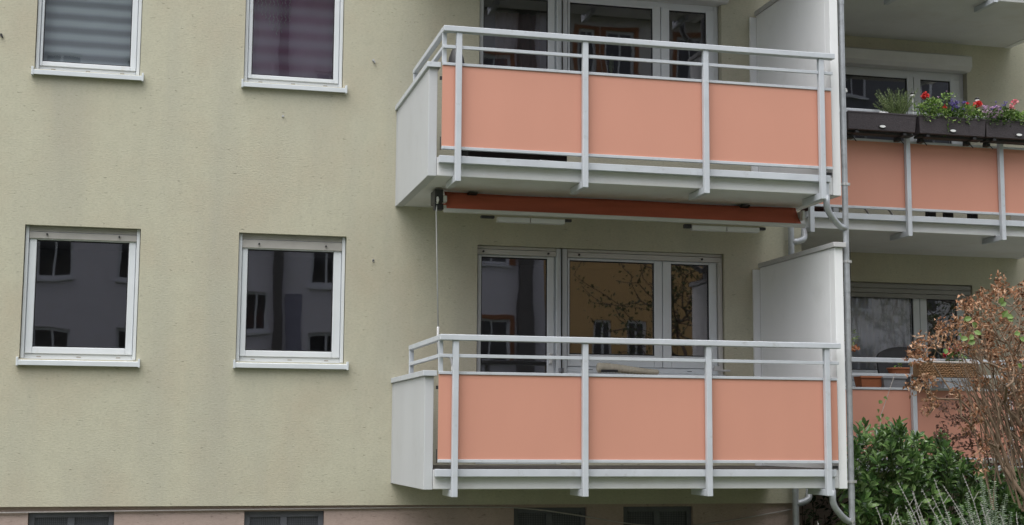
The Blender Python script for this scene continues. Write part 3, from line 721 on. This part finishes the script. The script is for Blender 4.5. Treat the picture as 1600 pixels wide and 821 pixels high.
# lower balcony of the set-back block
LF = 1.322
def pot(name, label, cat, px0, px1, pytop, Y, m, shape='box', h=.22, group=None):
    a = at(px0, pytop, Y); b = at(px1, pytop, Y); k = MB(); zt = a.z
    if shape == 'box':
        x0, x1 = a.x, b.x
        k.add([(x0+.03,Y+.02,zt-h),(x1-.03,Y+.02,zt-h),(x1-.03,Y+.16,zt-h),(x0+.03,Y+.16,zt-h),(x0,Y,zt),(x1,Y,zt),(x1,Y+.18,zt),(x0,Y+.18,zt)], [(0,3,2,1),(0,1,5,4),(1,2,6,5),(2,3,7,6),(3,0,4,7),(4,5,6,7)])
        k.box(x0-.008, x1+.008, Y-.008, Y+.01, zt-.02, zt+.004)
    else:
        r = (b.x-a.x)/2; k.lathe(((a.x+b.x)/2, Y, zt-h), [(r*.7, 0), (r*.97, h*.86), (r*1.05, h*.86), (r*1.05, h)], 16)
    o = build(name, k, m, at_loc=((a.x+b.x)/2, Y, zt-h), bevel=.004); return tag(o, label, cat, group)
shelf = thing('plant_shelf', (7.9, .62, LF), 'low shelf of pale boards behind the lower set-back railing', 'shelf')
bx('shelf_board', M['shutter'], shelf, (7.35, 10.3, .45, .80, 2.02, 2.05)); bx('leg', M['shutter'], shelf, (7.36, 7.42, .6, .66, LF, 2.02)); bx('leg', M['shutter'], shelf, (10.2, 10.26, .6, .66, LF, 2.02))
bx('back_slats', M['white'], shelf, *[(7.36, 7.56, .78, .795, 2.06+.05*i, 2.09+.05*i) for i in range(4)])
pot('terracotta_planter', 'terracotta box planter behind the lower set-back railing', 'planter', 1345, 1380, 588, .5, M['terracotta'], h=.2)
pot('grey_planter', 'grey box planter beside the terracotta one behind the railing', 'planter', 1380, 1416, 589, .45, M['greypot'], h=.2)
pot('terracotta_bowl', 'flat terracotta bowl with a seedling standing behind the grey planter', 'plant bowl', 1388, 1421, 575, .62, M['terracotta'], 'round', h=.12)
pot('grey_bucket', 'small blue-grey bucket under the wicker trough', 'bucket', 1457, 1475, 593, .5, M['greypot'], 'round', h=.2)
sk = thing('seedling', (at(1404,570,.62).x, .62, at(1404,575,.62).z), 'small green seedling in the terracotta bowl', 'seedling'); k = MB(); clump(k, at(1404, 571, .62), .03, .03, .02, 10, .05, .03); build('leaves', k, M['green1'], sk)
ch = thing('patio_chair', (8.45, 1.2, LF), 'dark round-backed chair behind the lower set-back railing', 'chair')
c = at(1408, 548, 1.2); k = MB(); n = 16
prof = [(c.x+.33*math.cos(math.pi*i/n), c.z-.10+.14*math.sin(math.pi*i/n)) for i in range(n+1)]
vs = [(x, 1.2, z) for x, z in prof]+[(c.x-.31, 1.15, c.z-.5), (c.x+.31, 1.15, c.z-.5)]
k.add(vs, [tuple(range(n+1))+(n+1, n+2)]); o = build('backrest', k, M['dark'], ch); o.modifiers.new('s', 'SOLIDIFY').thickness = .03
bx('seat', M['dark'], ch, (c.x-.3, c.x+.3, .75, 1.19, LF+.42, LF+.46), bevel=.01)
for x in (c.x-.28, c.x+.25):
    for y in (.76, 1.14): bx('leg', M['dark'], ch, (x, x+.03, y, y+.03, LF, LF+.42))
# wicker trough with red cyclamen on the rail
a = at(1430, 567, .02); b = at(1516, 567, .02); zb = at(1470, 590, .02).z
wt = thing('wicker_trough', ((a.x+b.x)/2, .02, zb), 'brown wicker trough on the lower set-back rail behind dry twigs', 'flower trough')
k = MB(); k.box(a.x, b.x, -.08, .085, zb, a.z); build('trough', k, M['wicker'], wt, bevel=.012)
k = MB()
for i in range(40):
    x = a.x+(b.x-a.x)*i/39
    for j in range(8):
        k.tube([(x-.012, -.088+(.010 if (i+j) % 2 else -.004), zb+(a.z-zb)*(j+.3+rng.uniform(-.2, .2))/8.3), (x+.026, -.088+(-.004 if (i+j) % 2 else .010), zb+(a.z-zb)*(j+.5+rng.uniform(-.3, .3))/8.3)], .0085, 5)
build('weave', k, M['wicker'], wt)
k = MB(); k.tube([(a.x-.01, -.088, a.z+.004), (b.x+.01, -.088, a.z+.004)], .012, 6); build('rim', k, M['twig'], wt)
cy = thing('red_cyclamen', at(1490, 566, .02), 'crimson flowers growing in the wicker trough', 'flowering plant')
k = MB(); clump(k, at(1490, 558, .02), .14, .06, .05, 70, .05, .04); build('foliage', k, M['green2'], cy)
k = MB()
for px, py in ((1482, 548), (1494, 541), (1496, 548), (1476, 556), (1478, 553), (1498, 545)): flower_head(k, at(px, py, 0), .03, 18, .026)
build('flowers', k, M['crimson'], cy)
hp = thing('hanging_plant', at(1331, 520, .5), 'small orange-tipped plant hanging beside the downpipe', 'hanging plant')
k = MB(); clump(k, at(1331, 530, .5), .06, .05, .10, 60, .06, .018, .5, -.3); build('foliage', k, M['rosemary'], hp)
k = MB(); flower_head(k, at(1335, 545, .48), .05, 30, .035); M['orange'] = L_('orange_petals', [(.45, .16, .06), (.6, .3, .18)], .6); build('flowers', k, M['orange'], hp)
k = MB(); p = at(1331, 520, .5); k.tube([p, (p.x, p.y, LF+2.5)], .003, 5); build('cord', k, M['dark'], hp)
# upper set-back balcony, seen through its gap
fc = thing('folding_chair', (8.1, .6, UZ), 'folded chair with white legs on the upper set-back balcony floor', 'chair')
bx('seat', M['dark'], fc, (7.3, 8.3, .6, 1.0, UZ+.35, UZ+.40))
for x in (7.32, 7.62, 7.92):
    k = MB(); k.tube([(x, .5, UZ+.23), (x+.2, .55, UZ)], .012, 6); build('leg', k, M['white'], fc)
for i, (x, lab) in enumerate(((8.42, 'dark square pot nearest the folding chair on the upper set-back balcony'), (8.64, 'dark square pot between two others on the upper set-back balcony'), (8.95, 'dark square pot farthest from the folding chair on the upper set-back balcony'))):
    o = bx('square_pot', M['dark'], None, (x, x+.09, .35, .44, UZ, UZ+.2), bevel=.006); tag(o, lab, 'pot', 'dark pots on the upper set-back balcony')

# cable along the foot of the wall
k = MB(); pts = [at(x, y, .03) for x, y in ((-150, 803), (0, 801.5), (250, 798), (500, 795), (720, 792.5), (800, 793), (850, 797.5), (880, 802), (930, 810), (990, 820), (1060, 824), (1130, 816), (1190, 805), (1238, 796))]
k.tube(bend(pts, 3, .3), .0065, 6)
o = build('cable', k, M['cable'], at_loc=tuple(pts[4]), smooth=True); tag(o, 'pale cable strung loosely along the foot of the cream wall', 'cable')

# ------------------------------------------------------------------ plants in front
def grow(root, pts, r0, rmin, bal=.35, power=.46, jitter=.0):
    "join points into a branching skeleton; returns nodes, parents, radii"
    nodes = [Vector(root)]; par = [-1]; dist = [0.0]
    for p in sorted(pts, key=lambda q: (Vector(q)-nodes[0]).length):
        p = Vector(p); best, bi = 1e9, 0
        for i, q in enumerate(nodes):
            d = (p-q).length; c = d+bal*dist[i]*.5
            if c < best: best, bi = c, i
        q = nodes[bi]; d = (p-q).length; steps = max(1, int(d/.14)); last = bi
        off = sph(.12*d)
        for s in range(1, steps+1):
            t = s/steps; nodes.append(q.lerp(p, t)+off*math.sin(math.pi*t)); par.append(last); dist.append(dist[bi]+d*t); last = len(nodes)-1
    cnt = [0]*len(nodes); kids = [0]*len(nodes)
    for i in range(1, len(nodes)): kids[par[i]] += 1
    for i in range(len(nodes)-1, -1, -1):
        if kids[i] == 0: cnt[i] += 1
        if par[i] >= 0: cnt[par[i]] += cnt[i]
    rad = [max(rmin, r0*(c/cnt[0])**power) for c in cnt]
    return nodes, par, rad, kids
def skin(mb, nodes, par, rad, kids, n=6):
    "one tube per unbranched run"
    heads = [i for i in range(1, len(nodes)) if kids[i] != 1]
    for h in heads:
        run = [h]
        while par[run[-1]] > 0 and kids[par[run[-1]]] == 1: run.append(par[run[-1]])
        if par[run[-1]] >= 0: run.append(par[run[-1]])
        run = run[::-1]
        rr_ = [rad[i] for i in run]
        if len(rr_) > 1: rr_[0] = min(rr_[0], rr_[1]*1.25)
        mb.tube([nodes[i] for i in run], rr_, n if rr_[0] > .006 else 4, cap=False)

# cherry laurel hedge
M['laurel'] = L_('laurel_leaves', [(.03, .075, .02), (.075, .16, .04), (.15, .27, .075), (.27, .40, .15)], .25, .8, .14)
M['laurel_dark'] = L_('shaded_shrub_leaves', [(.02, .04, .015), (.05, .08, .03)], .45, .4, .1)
la = thing('laurel_hedge', (7.9, -.7, 0), 'glossy dark green laurel shrub in front of the lower set-back balcony', 'shrub')
TOP = [(1318, 706), (1332, 690), (1350, 672), (1365, 684), (1385, 676), (1400, 664), (1420, 676), (1436, 690), (1448, 680), (1462, 692), (1478, 706), (1495, 722), (1515, 735), (1560, 748), (1640, 760)]
def top_y(px):
    for (a, b), (c, d) in zip(TOP, TOP[1:]):
        if a <= px <= c: return b+(d-b)*(px-a)/(c-a)
    return 760
k = MB(); ks = MB()
for i in range(520):
    Y = rng.uniform(-1.15, .0); px = rng.uniform(1322, 1600)
    ty = top_y(px)
    v = rng.random()**1.2
    py = ty+6+v*(860-ty)
    p = at(px, py, Y)
    if p.x < 6.52 and Y < -.2: continue
    out = Vector((rng.uniform(-.5, .5), -.55, .75 if v < .35 else .35)).normalized()
    Ls = rng.uniform(.08, .17); ks.tube([p-out*.3, p, p+out*Ls], [.006, .005, .002], 5)
    nl = rng.randint(8, 13)
    for j in range(nl):
        t = (j+.5)/nl; a = j*2.4+rng.uniform(-.3, .3)
        e1 = out.orthogonal().normalized(); e2 = out.cross(e1)
        rad = e1*math.cos(a)+e2*math.sin(a)
        d = rad*(1.05-.55*t)+out*(.35+.8*t)+Vector((0, 0, .1))
        k.leaf(p+out*Ls*t, d, out-rad*.2+sph(.2), rng.uniform(.10, .17)*(1.05-.35*t), rng.uniform(.036, .052), rng.uniform(.05, .45), .35, (.42, .8), .7)
build('foliage', k, M['laurel'], la); build('stems', ks, M['stem'], la)
# shaded shrub under the set-back balcony
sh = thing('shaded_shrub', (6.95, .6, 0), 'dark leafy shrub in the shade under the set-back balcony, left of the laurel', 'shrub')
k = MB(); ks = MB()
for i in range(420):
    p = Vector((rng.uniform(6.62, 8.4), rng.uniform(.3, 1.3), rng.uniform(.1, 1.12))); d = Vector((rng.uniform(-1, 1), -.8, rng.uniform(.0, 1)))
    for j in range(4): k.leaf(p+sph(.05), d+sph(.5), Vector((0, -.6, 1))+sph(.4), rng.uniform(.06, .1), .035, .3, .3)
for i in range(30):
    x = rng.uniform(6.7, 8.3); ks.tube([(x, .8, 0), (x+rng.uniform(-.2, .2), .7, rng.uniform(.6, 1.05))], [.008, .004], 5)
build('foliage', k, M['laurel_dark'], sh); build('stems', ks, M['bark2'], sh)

# withered bush
M['dead'] = L_('withered_leaves', [(.085, .04, .024), (.22, .105, .055), (.37, .195, .11), (.60, .42, .29), (.30, .14, .072), (.48, .29, .18)], .75, .25, .15)
M['reddish'] = L_('small_red_brown_leaves', [(.07, .03, .025), (.14, .07, .05), (.24, .14, .10)], .7, .3, .12)
M['fresh'] = L_('fresh_green_leaves', [(.12, .20, .05), (.22, .32, .10)], .5, .4, .25)
db = thing('withered_bush', (11.0, -1.7, 0), 'tall withered bush with curled brown leaves and a few green ones', 'bush')
def inpoly(x, y, P):
    c = False; j = len(P)-1
    for i in range(len(P)):
        if (P[i][1] > y) != (P[j][1] > y) and x < (P[j][0]-P[i][0])*(y-P[i][1])/(P[j][1]-P[i][1])+P[i][0]: c = not c
        j = i
    return c
CR = [(1500, 492), (1504, 470), (1518, 462), (1528, 478), (1540, 450), (1548, 448), (1552, 470), (1557, 440), (1566, 430), (1576, 446), (1575, 468), (1588, 470), (1592, 446), (1610, 452), (1700, 470), (1700, 640), (1600, 640), (1560, 590), (1520, 560), (1490, 548), (1486, 536), (1512, 520), (1500, 505)]
tips = []
while len(tips) < 520:
    x, y = rng.uniform(1484, 1700), rng.uniform(428, 640)
    if inpoly(x, y, CR): tips.append(at(x, y, -1.7+rng.uniform(-.55, .55)))
low = [(1431, 552), (1426, 560), (1442, 534), (1440, 545), (1457, 536), (1464, 545), (1446, 556), (1436, 603), (1450, 610), (1444, 598), (1430, 600), (1456, 600), (1458, 624), (1452, 640), (1466, 630), (1498, 610), (1500, 624), (1524, 600), (1480, 512), (1476, 515), (1493, 508), (1496, 520), (1560, 700), (1528, 730), (1575, 620), (1592, 610)]
tips += [at(x, y, -1.95+rng.uniform(-.12, .12)) for x, y in low]
tips += [at(x+rng.uniform(-9, 9), y+rng.uniform(-9, 9), -1.95+rng.uniform(-.2, .2)) for x, y in low for q in range(2)]
tips += [at(rng.uniform(1500, 1640), rng.uniform(590, 720), -1.7+rng.uniform(-.4, .4)) for q in range(60)]
way = [at(x, y, -1.95) for x, y in ((1592, 765), (1570, 735), (1548, 708), (1535, 690), (1518, 664), (1502, 640), (1486, 612), (1470, 588), (1456, 566))]
way2 = [at(x, y, -1.7) for x, y in ((1610, 700), (1590, 660), (1570, 620), (1552, 590), (1535, 565), (1520, 545))]
way3 = [at(x, y, -1.5) for x, y in ((1640, 690), (1622, 640), (1608, 590), (1600, 550))]
way4 = [at(x, y, -1.85) for x, y in ((1568, 730), (1540, 690), (1515, 640), (1500, 600), (1488, 570))]
rootp = at(1640, 830, -1.8)
nodes, par, rad, kids = grow(rootp, way+way2+way3+way4+tips, .031, .0030, .42, .40)
k = MB(); skin(k, nodes, par, rad, kids); k.tube([Vector((rootp.x+.15, rootp.y, 0)), rootp+Vector((.03, 0, -.15)), rootp], [.05, .04, .036], 8)
build('branches', k, M['bark'], db, smooth=True)
# thin straight suckers
k = MB()
for i in range(95):
    x0 = rng.uniform(1548, 1660); p0 = at(x0, rng.uniform(650, 800), -1.7+rng.uniform(-.4, .4)); x1 = x0-rng.uniform(0, 100)
    p1 = at(x1, rng.uniform(500, 600), p0.y+rng.uniform(-.2, .2)); k.tube([p0, p0.lerp(p1, .33)+sph(.06), p0.lerp(p1, .68)+sph(.07), p1], [.0085, .007, .005, .003], 5)
build('twigs', k, M['bark'], db)
k = MB()
ends = [i for i in range(len(nodes)) if kids[i] == 0]
def dead_leaf(k, p):
    k.leaf(p, Vector((rng.uniform(-1, 1), rng.uniform(-1, .4), rng.uniform(-1.2, .5))), sph()+Vector((0, -.3, .3)), rng.uniform(.026, .054), rng.uniform(.015, .029), rng.uniform(.8, 2.6), rng.uniform(.5, 1.8))
for i in ends:
    for j in range(rng.randint(14, 28)): dead_leaf(k, nodes[i]+sph(.085))
build('withered_leaves', k, M['dead'], db)
k = MB()
for px, py in ((1521, 518), (1527, 512), (1521, 524), (1560, 474), (1563, 478), (1570, 494), (1573, 498), (1566, 497), (1505, 500), (1508, 504), (1503, 526), (1500, 530), (1512, 537), (1594, 520), (1597, 575), (1592, 528), (1478, 545)):
    p = at(px, py, -2.3); k.leaf(p, Vector((rng.uniform(-1, 1), -.3, rng.uniform(-.6, .7))), Vector((rng.uniform(-.3,.3), -1, .3)), rng.uniform(.06, .09), .055, .2, .2)
build('green_leaves', k, M['fresh'], db)
# red-brown small-leaved shrub behind it
rb = thing('red_brown_shrub', (10.1, -.6, 0), 'fine-twigged shrub with small red-brown leaves between the laurel and the withered bush', 'shrub')
tp = [at(rng.uniform(1462, 1610), rng.uniform(622, 750), -.75+rng.uniform(-.2, .25)) for i in range(340)]
tp = [p for p in tp if not (p.x < at(1490, 700, -.7).x and p.z < at(1490, 690, -.7).z)]
nd, pr_, rd, kd = grow(at(1565, 830, -.7), tp, .014, .0025, .5, .45)
k = MB(); skin(k, nd, pr_, rd, kd, 5); k.tube([Vector((at(1565, 830, -.7).x, -.7, 0)), at(1565, 830, -.7)], .016, 6); build('branches', k, M['bark2'], rb)
k = MB()
for i in range(1, len(nd)):
    if rd[i] < .006:
        for j in range(4): k.leaf(nd[i]+sph(.03), Vector((rng.uniform(-1, 1), -.4, rng.uniform(-.5, .8))), Vector((0, -1, .5))+sph(.5), rng.uniform(.03, .048), rng.uniform(.02, .028), .3, .3)
build('leaves', k, M['reddish'], rb)

# pale dry lavender stems in front
M['silver'] = L_('silver_green_leaves', [(.16, .21, .15), (.25, .31, .22), (.33, .38, .29)], .7, .2, .2)
lv = thing('dry_lavender', (6.9, -3.2, 0), 'bare pale grey flower stems leaning in front of the laurel', 'dry plant')
k = MB(); kb = MB()
STEMS = [((1503.6, 740), (1535, 830)), ((1459, 747), (1490, 830)), ((1425, 767), (1449, 830)), ((1473, 758), (1520, 835)), ((1440, 764), (1478, 835)), ((1456, 775), (1484, 830)), ((1414, 790), (1432, 830)),
         ((1368, 790), (1382, 830)), ((1403, 792), (1392, 830)), ((1401, 798), (1412, 830)), ((1330, 810), (1338, 830)), ((1277, 815), (1286, 830)), ((1512, 797), (1526, 832)), ((1402, 752), (1440, 830)), ((1544, 806), (1548, 830)), ((1560, 800), (1572, 830)), ((1588, 800), (1592, 830)), ((1490, 790), (1512, 832)), ((1429, 795), (1455, 832)), ((1532, 785), (1545, 832)), ((1427, 768), (1442, 830)), ((1390, 800), (1405, 832))]
for (a, b), (c, d) in STEMS:
    Y = -3.2+rng.uniform(-.25, .25); t_ = at(a, b, Y); b_ = at(c, d, Y); root = b_+(b_-t_)*.3; root.z = min(root.z, .75)
    md = t_.lerp(b_, .5)+Vector((rng.uniform(-.012, .012), 0, rng.uniform(0, .01)))
    k.tube([root, b_, md, t_], [.004, .0035, .003, .0018], 5)
    L = (t_-b_).length; nb = int(L/.028); ax = (t_-b_).normalized()
    for j in range(nb):
        p = b_.lerp(md, j/nb*2) if j < nb/2 else md.lerp(t_, j/nb*2-1)
        for s_ in (-1, 1):
            e = ax.cross(Vector((0, 1, 0))).normalized()*s_
            kb.leaf(p, e+ax*.9+Vector((0, rng.uniform(-.5, .3), 0)), Vector((0, -1, .2)), rng.uniform(.008, .015), .0055, .2, .2)
    if rng.random() < .5:
        p = md; q = p+Vector((rng.uniform(.02, .06), 0, rng.uniform(.04, .08))); k.tube([p, q], [.0025, .0015], 4)
M['drystem'] = mat('pale_dry_stem', (.33, .325, .30), .8, .15, 20)
M['drybud'] = L_('dry_buds', [(.30, .29, .28), (.47, .45, .44)], .8, .1, .1)
k.tube([(6.9, -3.2, 0), (6.95, -3.2, .75)], .01, 6)
build('stems', k, M['drystem'], lv); build('buds', kb, M['drybud'], lv)
sg = thing('silver_sage', (8.05, -2.9, 0), 'silvery green leafy shoots beside the foot of the withered bush', 'plant')
k = MB(); ks = MB()
SH = [((1532, 745), (1545, 830)), ((1553, 752), (1556, 830)), ((1572, 772), (1562, 830)), ((1535, 775), (1548, 832)), ((1566, 790), (1568, 832)), ((1520, 800), (1530, 832)), ((1545, 765), (1550, 832)), ((1580, 800), (1575, 832)),
      ((1420, 800), (1430, 835)), ((1440, 812), (1446, 835)), ((1462, 806), (1468, 835)), ((1500, 790), (1506, 835)), ((1480, 800), (1486, 835)), ((1510, 770), (1518, 832))]
for (a, b), (c, d) in SH:
    Y = -2.9+rng.uniform(-.15, .15); t_ = at(a, b, Y); b_ = at(c, d, Y); ks.tube([b_+(b_-t_)*.6, b_, t_], [.004, .003, .002], 5)
    L = (t_-b_).length; nb = max(6, int(L/.016)); ax = (t_-b_).normalized(); e = ax.cross(Vector((0, 1, 0))).normalized()
    for j in range(nb):
        p = b_.lerp(t_, (j+.3)/nb)
        for s_ in (-1, 1):
            a2 = rng.uniform(-.6, .6); k.leaf(p, e*s_*math.cos(a2)+Vector((0, math.sin(a2)-.3, 0))+ax*.55, ax+Vector((0, -.4, 0)), rng.uniform(.03, .055)*(1.15-.6*j/nb), .013, .35, .3)
ks.tube([(8.05, -2.9, 0), (8.0, -2.9, .75)], .01, 6)
build('leaves', k, M['silver'], sg); build('stems', ks, M['silver'], sg)
# climbing vine on a string
vn = thing('climbing_vine', at(1400, 690, -.05), 'thin vine climbing a string from the laurel to the railing', 'vine')
k = MB(); k.tube([at(1372, 720, -.1), at(1376, 650, .05), at(1388, 615, .09), at(1397, 588, .12), at(1399, 583, .14)], [.004, .004, .003, .003, .003], 5); build('string', k, M['twig'], vn)
k = MB()
for px, py in ((1373, 645), (1380, 652), (1377, 655), (1386, 651), (1371, 668), (1376, 672), (1380, 664), (1374, 676), (1387, 624), (1378, 626), (1392, 660), (1368, 650), (1390, 686), (1376, 684), (1384, 678), (1378, 690), (1371, 662)):
    p = at(px, py, -.05); k.leaf(p, Vector((rng.uniform(-1, 1), -.3, rng.uniform(-.8, .5))), Vector((0, -1, .5))+sph(.4), rng.uniform(.05, .085), .05, .3, .3)
build('leaves', k, M['fresh'], vn)

# ------------------------------------------------------------------ what stands opposite (seen in the panes)
gh = thing('apartment_building', (-3, -31, 0), 'grey rendered house across the yard, seen reflected in the panes', 'house')
oh = thing('apartment_building', (16, -31, 0), 'ochre rendered house across the yard, seen reflected in the balcony panes', 'house')
def far_windows(parent, holes, y, frame, trim=None):
    for a, b, c, d in holes:
        k = MB(); ring(k, a, b, y-.14, y-.08, c, d, .09, .09, .09, .09); k.box((a+b)/2-.03, (a+b)/2+.03, y-.14, y-.08, c+.09, d-.09)
        k.box(a-.05, b+.05, y-.02, y+.08, c-.09, c-.02)
        wn = build('window', k, frame, parent)
        build('pane', sheet(a+.05, b-.05, y-.12, c+.05, d-.05), M['pane'], wn)
        if trim:
            t = MB(); ring(t, a-.14, b+.14, y+.002, y+.03, c-.0, d+.14, .14, .14, .0001, .14); build('surround', t, trim, wn)
hg = []
for zz in (1.0, 3.45, 6.22, 8.97, 11.72):
    for x in (-21, -18.2, -15.4, -12.6, -9.2, -6.4): hg.append((x, x+1.05, zz, zz+1.3))
    for a, b in ((-3.72, -2.66), (-1.36, -.35), (4.36, 5.4), (6.6, 7.6)): hg.append((a, b, zz, zz+1.3))
for zz in (2.0, 4.75, 7.5, 10.2): hg.append((2.3, 3.08, zz, zz+1.22))
h2 = [(9.45, 10.72, z, z+1.4) for z in (1.2, 3.95, 7.1, 9.8, 12.5)]
k = MB(); wall_holes(k, -26, 11.84, 0, 15.4, hg+h2, -30, .3, -1); build('wall', k, M['grey_render'], gh, merge=True)
far_windows(gh, hg, -30, M['white_pvc']); far_windows(gh, h2, -30, M['white_pvc'], M['trim'])
M['far_pipe'] = mat('dull_brown_pipe', (.14, .135, .13), .6, .1, 4)
bx('downpipe', M['far_pipe'], gh, (3.24, 3.52, -29.99, -29.8, 0, 15.4), (10.93, 11.4, -29.99, -29.7, 0, 15.4))
bx('facade_panel', M['blue_panel'], gh, (3.64, 4.13, -29.996, -29.96, .2, 5.95), (.6, 1.2, -29.996, -29.96, .2, 15.2))
bx('roof', M['roof'], gh, (-26.3, 12.0, -40, -29.2, 15.4, 15.8)); bx('back_wall', M['grey_render'], gh, (-26, 11.84, -39.5, -39.2, 0, 15.4))
ho = [(13.43, 14.1, z, z+1.42) for z in (1.3, 3.98, 8.2)]+[(14.6, 15.26, z, z+1.42) for z in (1.3, 3.98, 8.2)]+[(17.4, 18.1, z, z+1.42) for z in (1.3, 3.98, 6.7, 9.4)]+[(19.5, 20.2, z, z+1.42) for z in (1.3, 3.98, 6.7, 9.4)]
hw = [(12.95, 13.55, 13.3, 14.98), (13.88, 14.9, 13.3, 14.98), (16.4, 17.3, 13.3, 14.98), (18.4, 19.3, 13.3, 14.98)]
k = MB(); wall_holes(k, 11.85, 23, 0, 12.5, ho, -30, .3, -1); build('wall', k, M['orange_render'], oh, merge=True)
k = MB(); wall_holes(k, 11.85, 23, 12.5, 15.5, hw, -30.05, .3, -1); build('upper_wall', k, M['white_render'], oh, merge=True)
far_windows(oh, ho, -30, M['white_pvc']); far_windows(oh, hw, -30.05, M['white_pvc'], M['trim'])
bx('roof', M['roof'], oh, (12.0, 23.3, -40, -29.2, 15.5, 15.95))
wh = thing('apartment_building', (32, -31, 0), 'white house across the yard, seen reflected beside the tree, its slate grey upper floors added to darken the panes', 'house')
hx = [(x, x+1.1, z, z+1.35) for x in (24.6, 27.4, 30.5, 34, 37.5) for z in (1.0, 3.7, 6.4, 9.1, 11.8, 14.5, 17.2, 19.9)]
k = MB(); wall_holes(k, 23.6, 48, 0, 9.0, [h for h in hx if h[2] < 8], -30.5, .3, -1); build('wall', k, M['white_render'], wh, merge=True)
k = MB(); wall_holes(k, 23.6, 48, 9.005, 22.5, [h for h in hx if h[2] > 8], -30.52, .3, -1); build('upper_wall', k, M['slate_render'], wh, merge=True); far_windows(wh, hx, -30.5, M['white_pvc'])  # tall dark upper floors added to keep bright sky out of the reflections
bx('roof', M['roof'], wh, (23.5, 48.3, -40, -29.8, 22.5, 22.9))

M['treeleaf'] = L_('tree_leaves', [(.03, .05, .018), (.06, .085, .03), (.11, .13, .05)], .6, .3, .25)
def tree(loc, h, crown, n, leaves, label, seed):
    t = thing('tree', loc, label, 'tree', 'trees in the yard')
    rs = random.Random(seed); x, y, _ = loc
    pts = []
    for i in range(n):
        u = Vector((rs.gauss(0, .42), rs.gauss(0, .42), rs.gauss(0, .40)))
        pts.append(Vector((x+u.x*crown, y+u.y*crown, h+u.z*crown)))
    nd, pr2, rd, kd = grow((x, y, h*.35), pts, .085, .005, .45, .48)
    k = MB(); skin(k, nd, pr2, rd, kd, 6); k.tube([(x, y, 0), (x+.05, y, h*.18), (x, y, h*.36)], [.19, .15, .13], 10)
    build('trunk', k, M['bark2'], t, smooth=True)
    k = MB()
    for i in range(1, len(nd)):
        if rd[i] < .02:
            for j in range(leaves): k.leaf(nd[i]+sph(.13), sph()+Vector((0,0,-.3)), sph()+Vector((0,0,.6)), rs.uniform(.06, .11), .045, .3, .2)
    build('crown', k, M['treeleaf'], t)
tree((10.4, -12.4, 0), 4.4, 2.5, 430, 3, 'sparse leafy tree in the yard, seen reflected in the balcony panes', 5)
tree((18.5, -13.5, 0), 4.6, 3.2, 420, 6, 'denser leafy tree in the yard, seen reflected in the set-back window', 9)
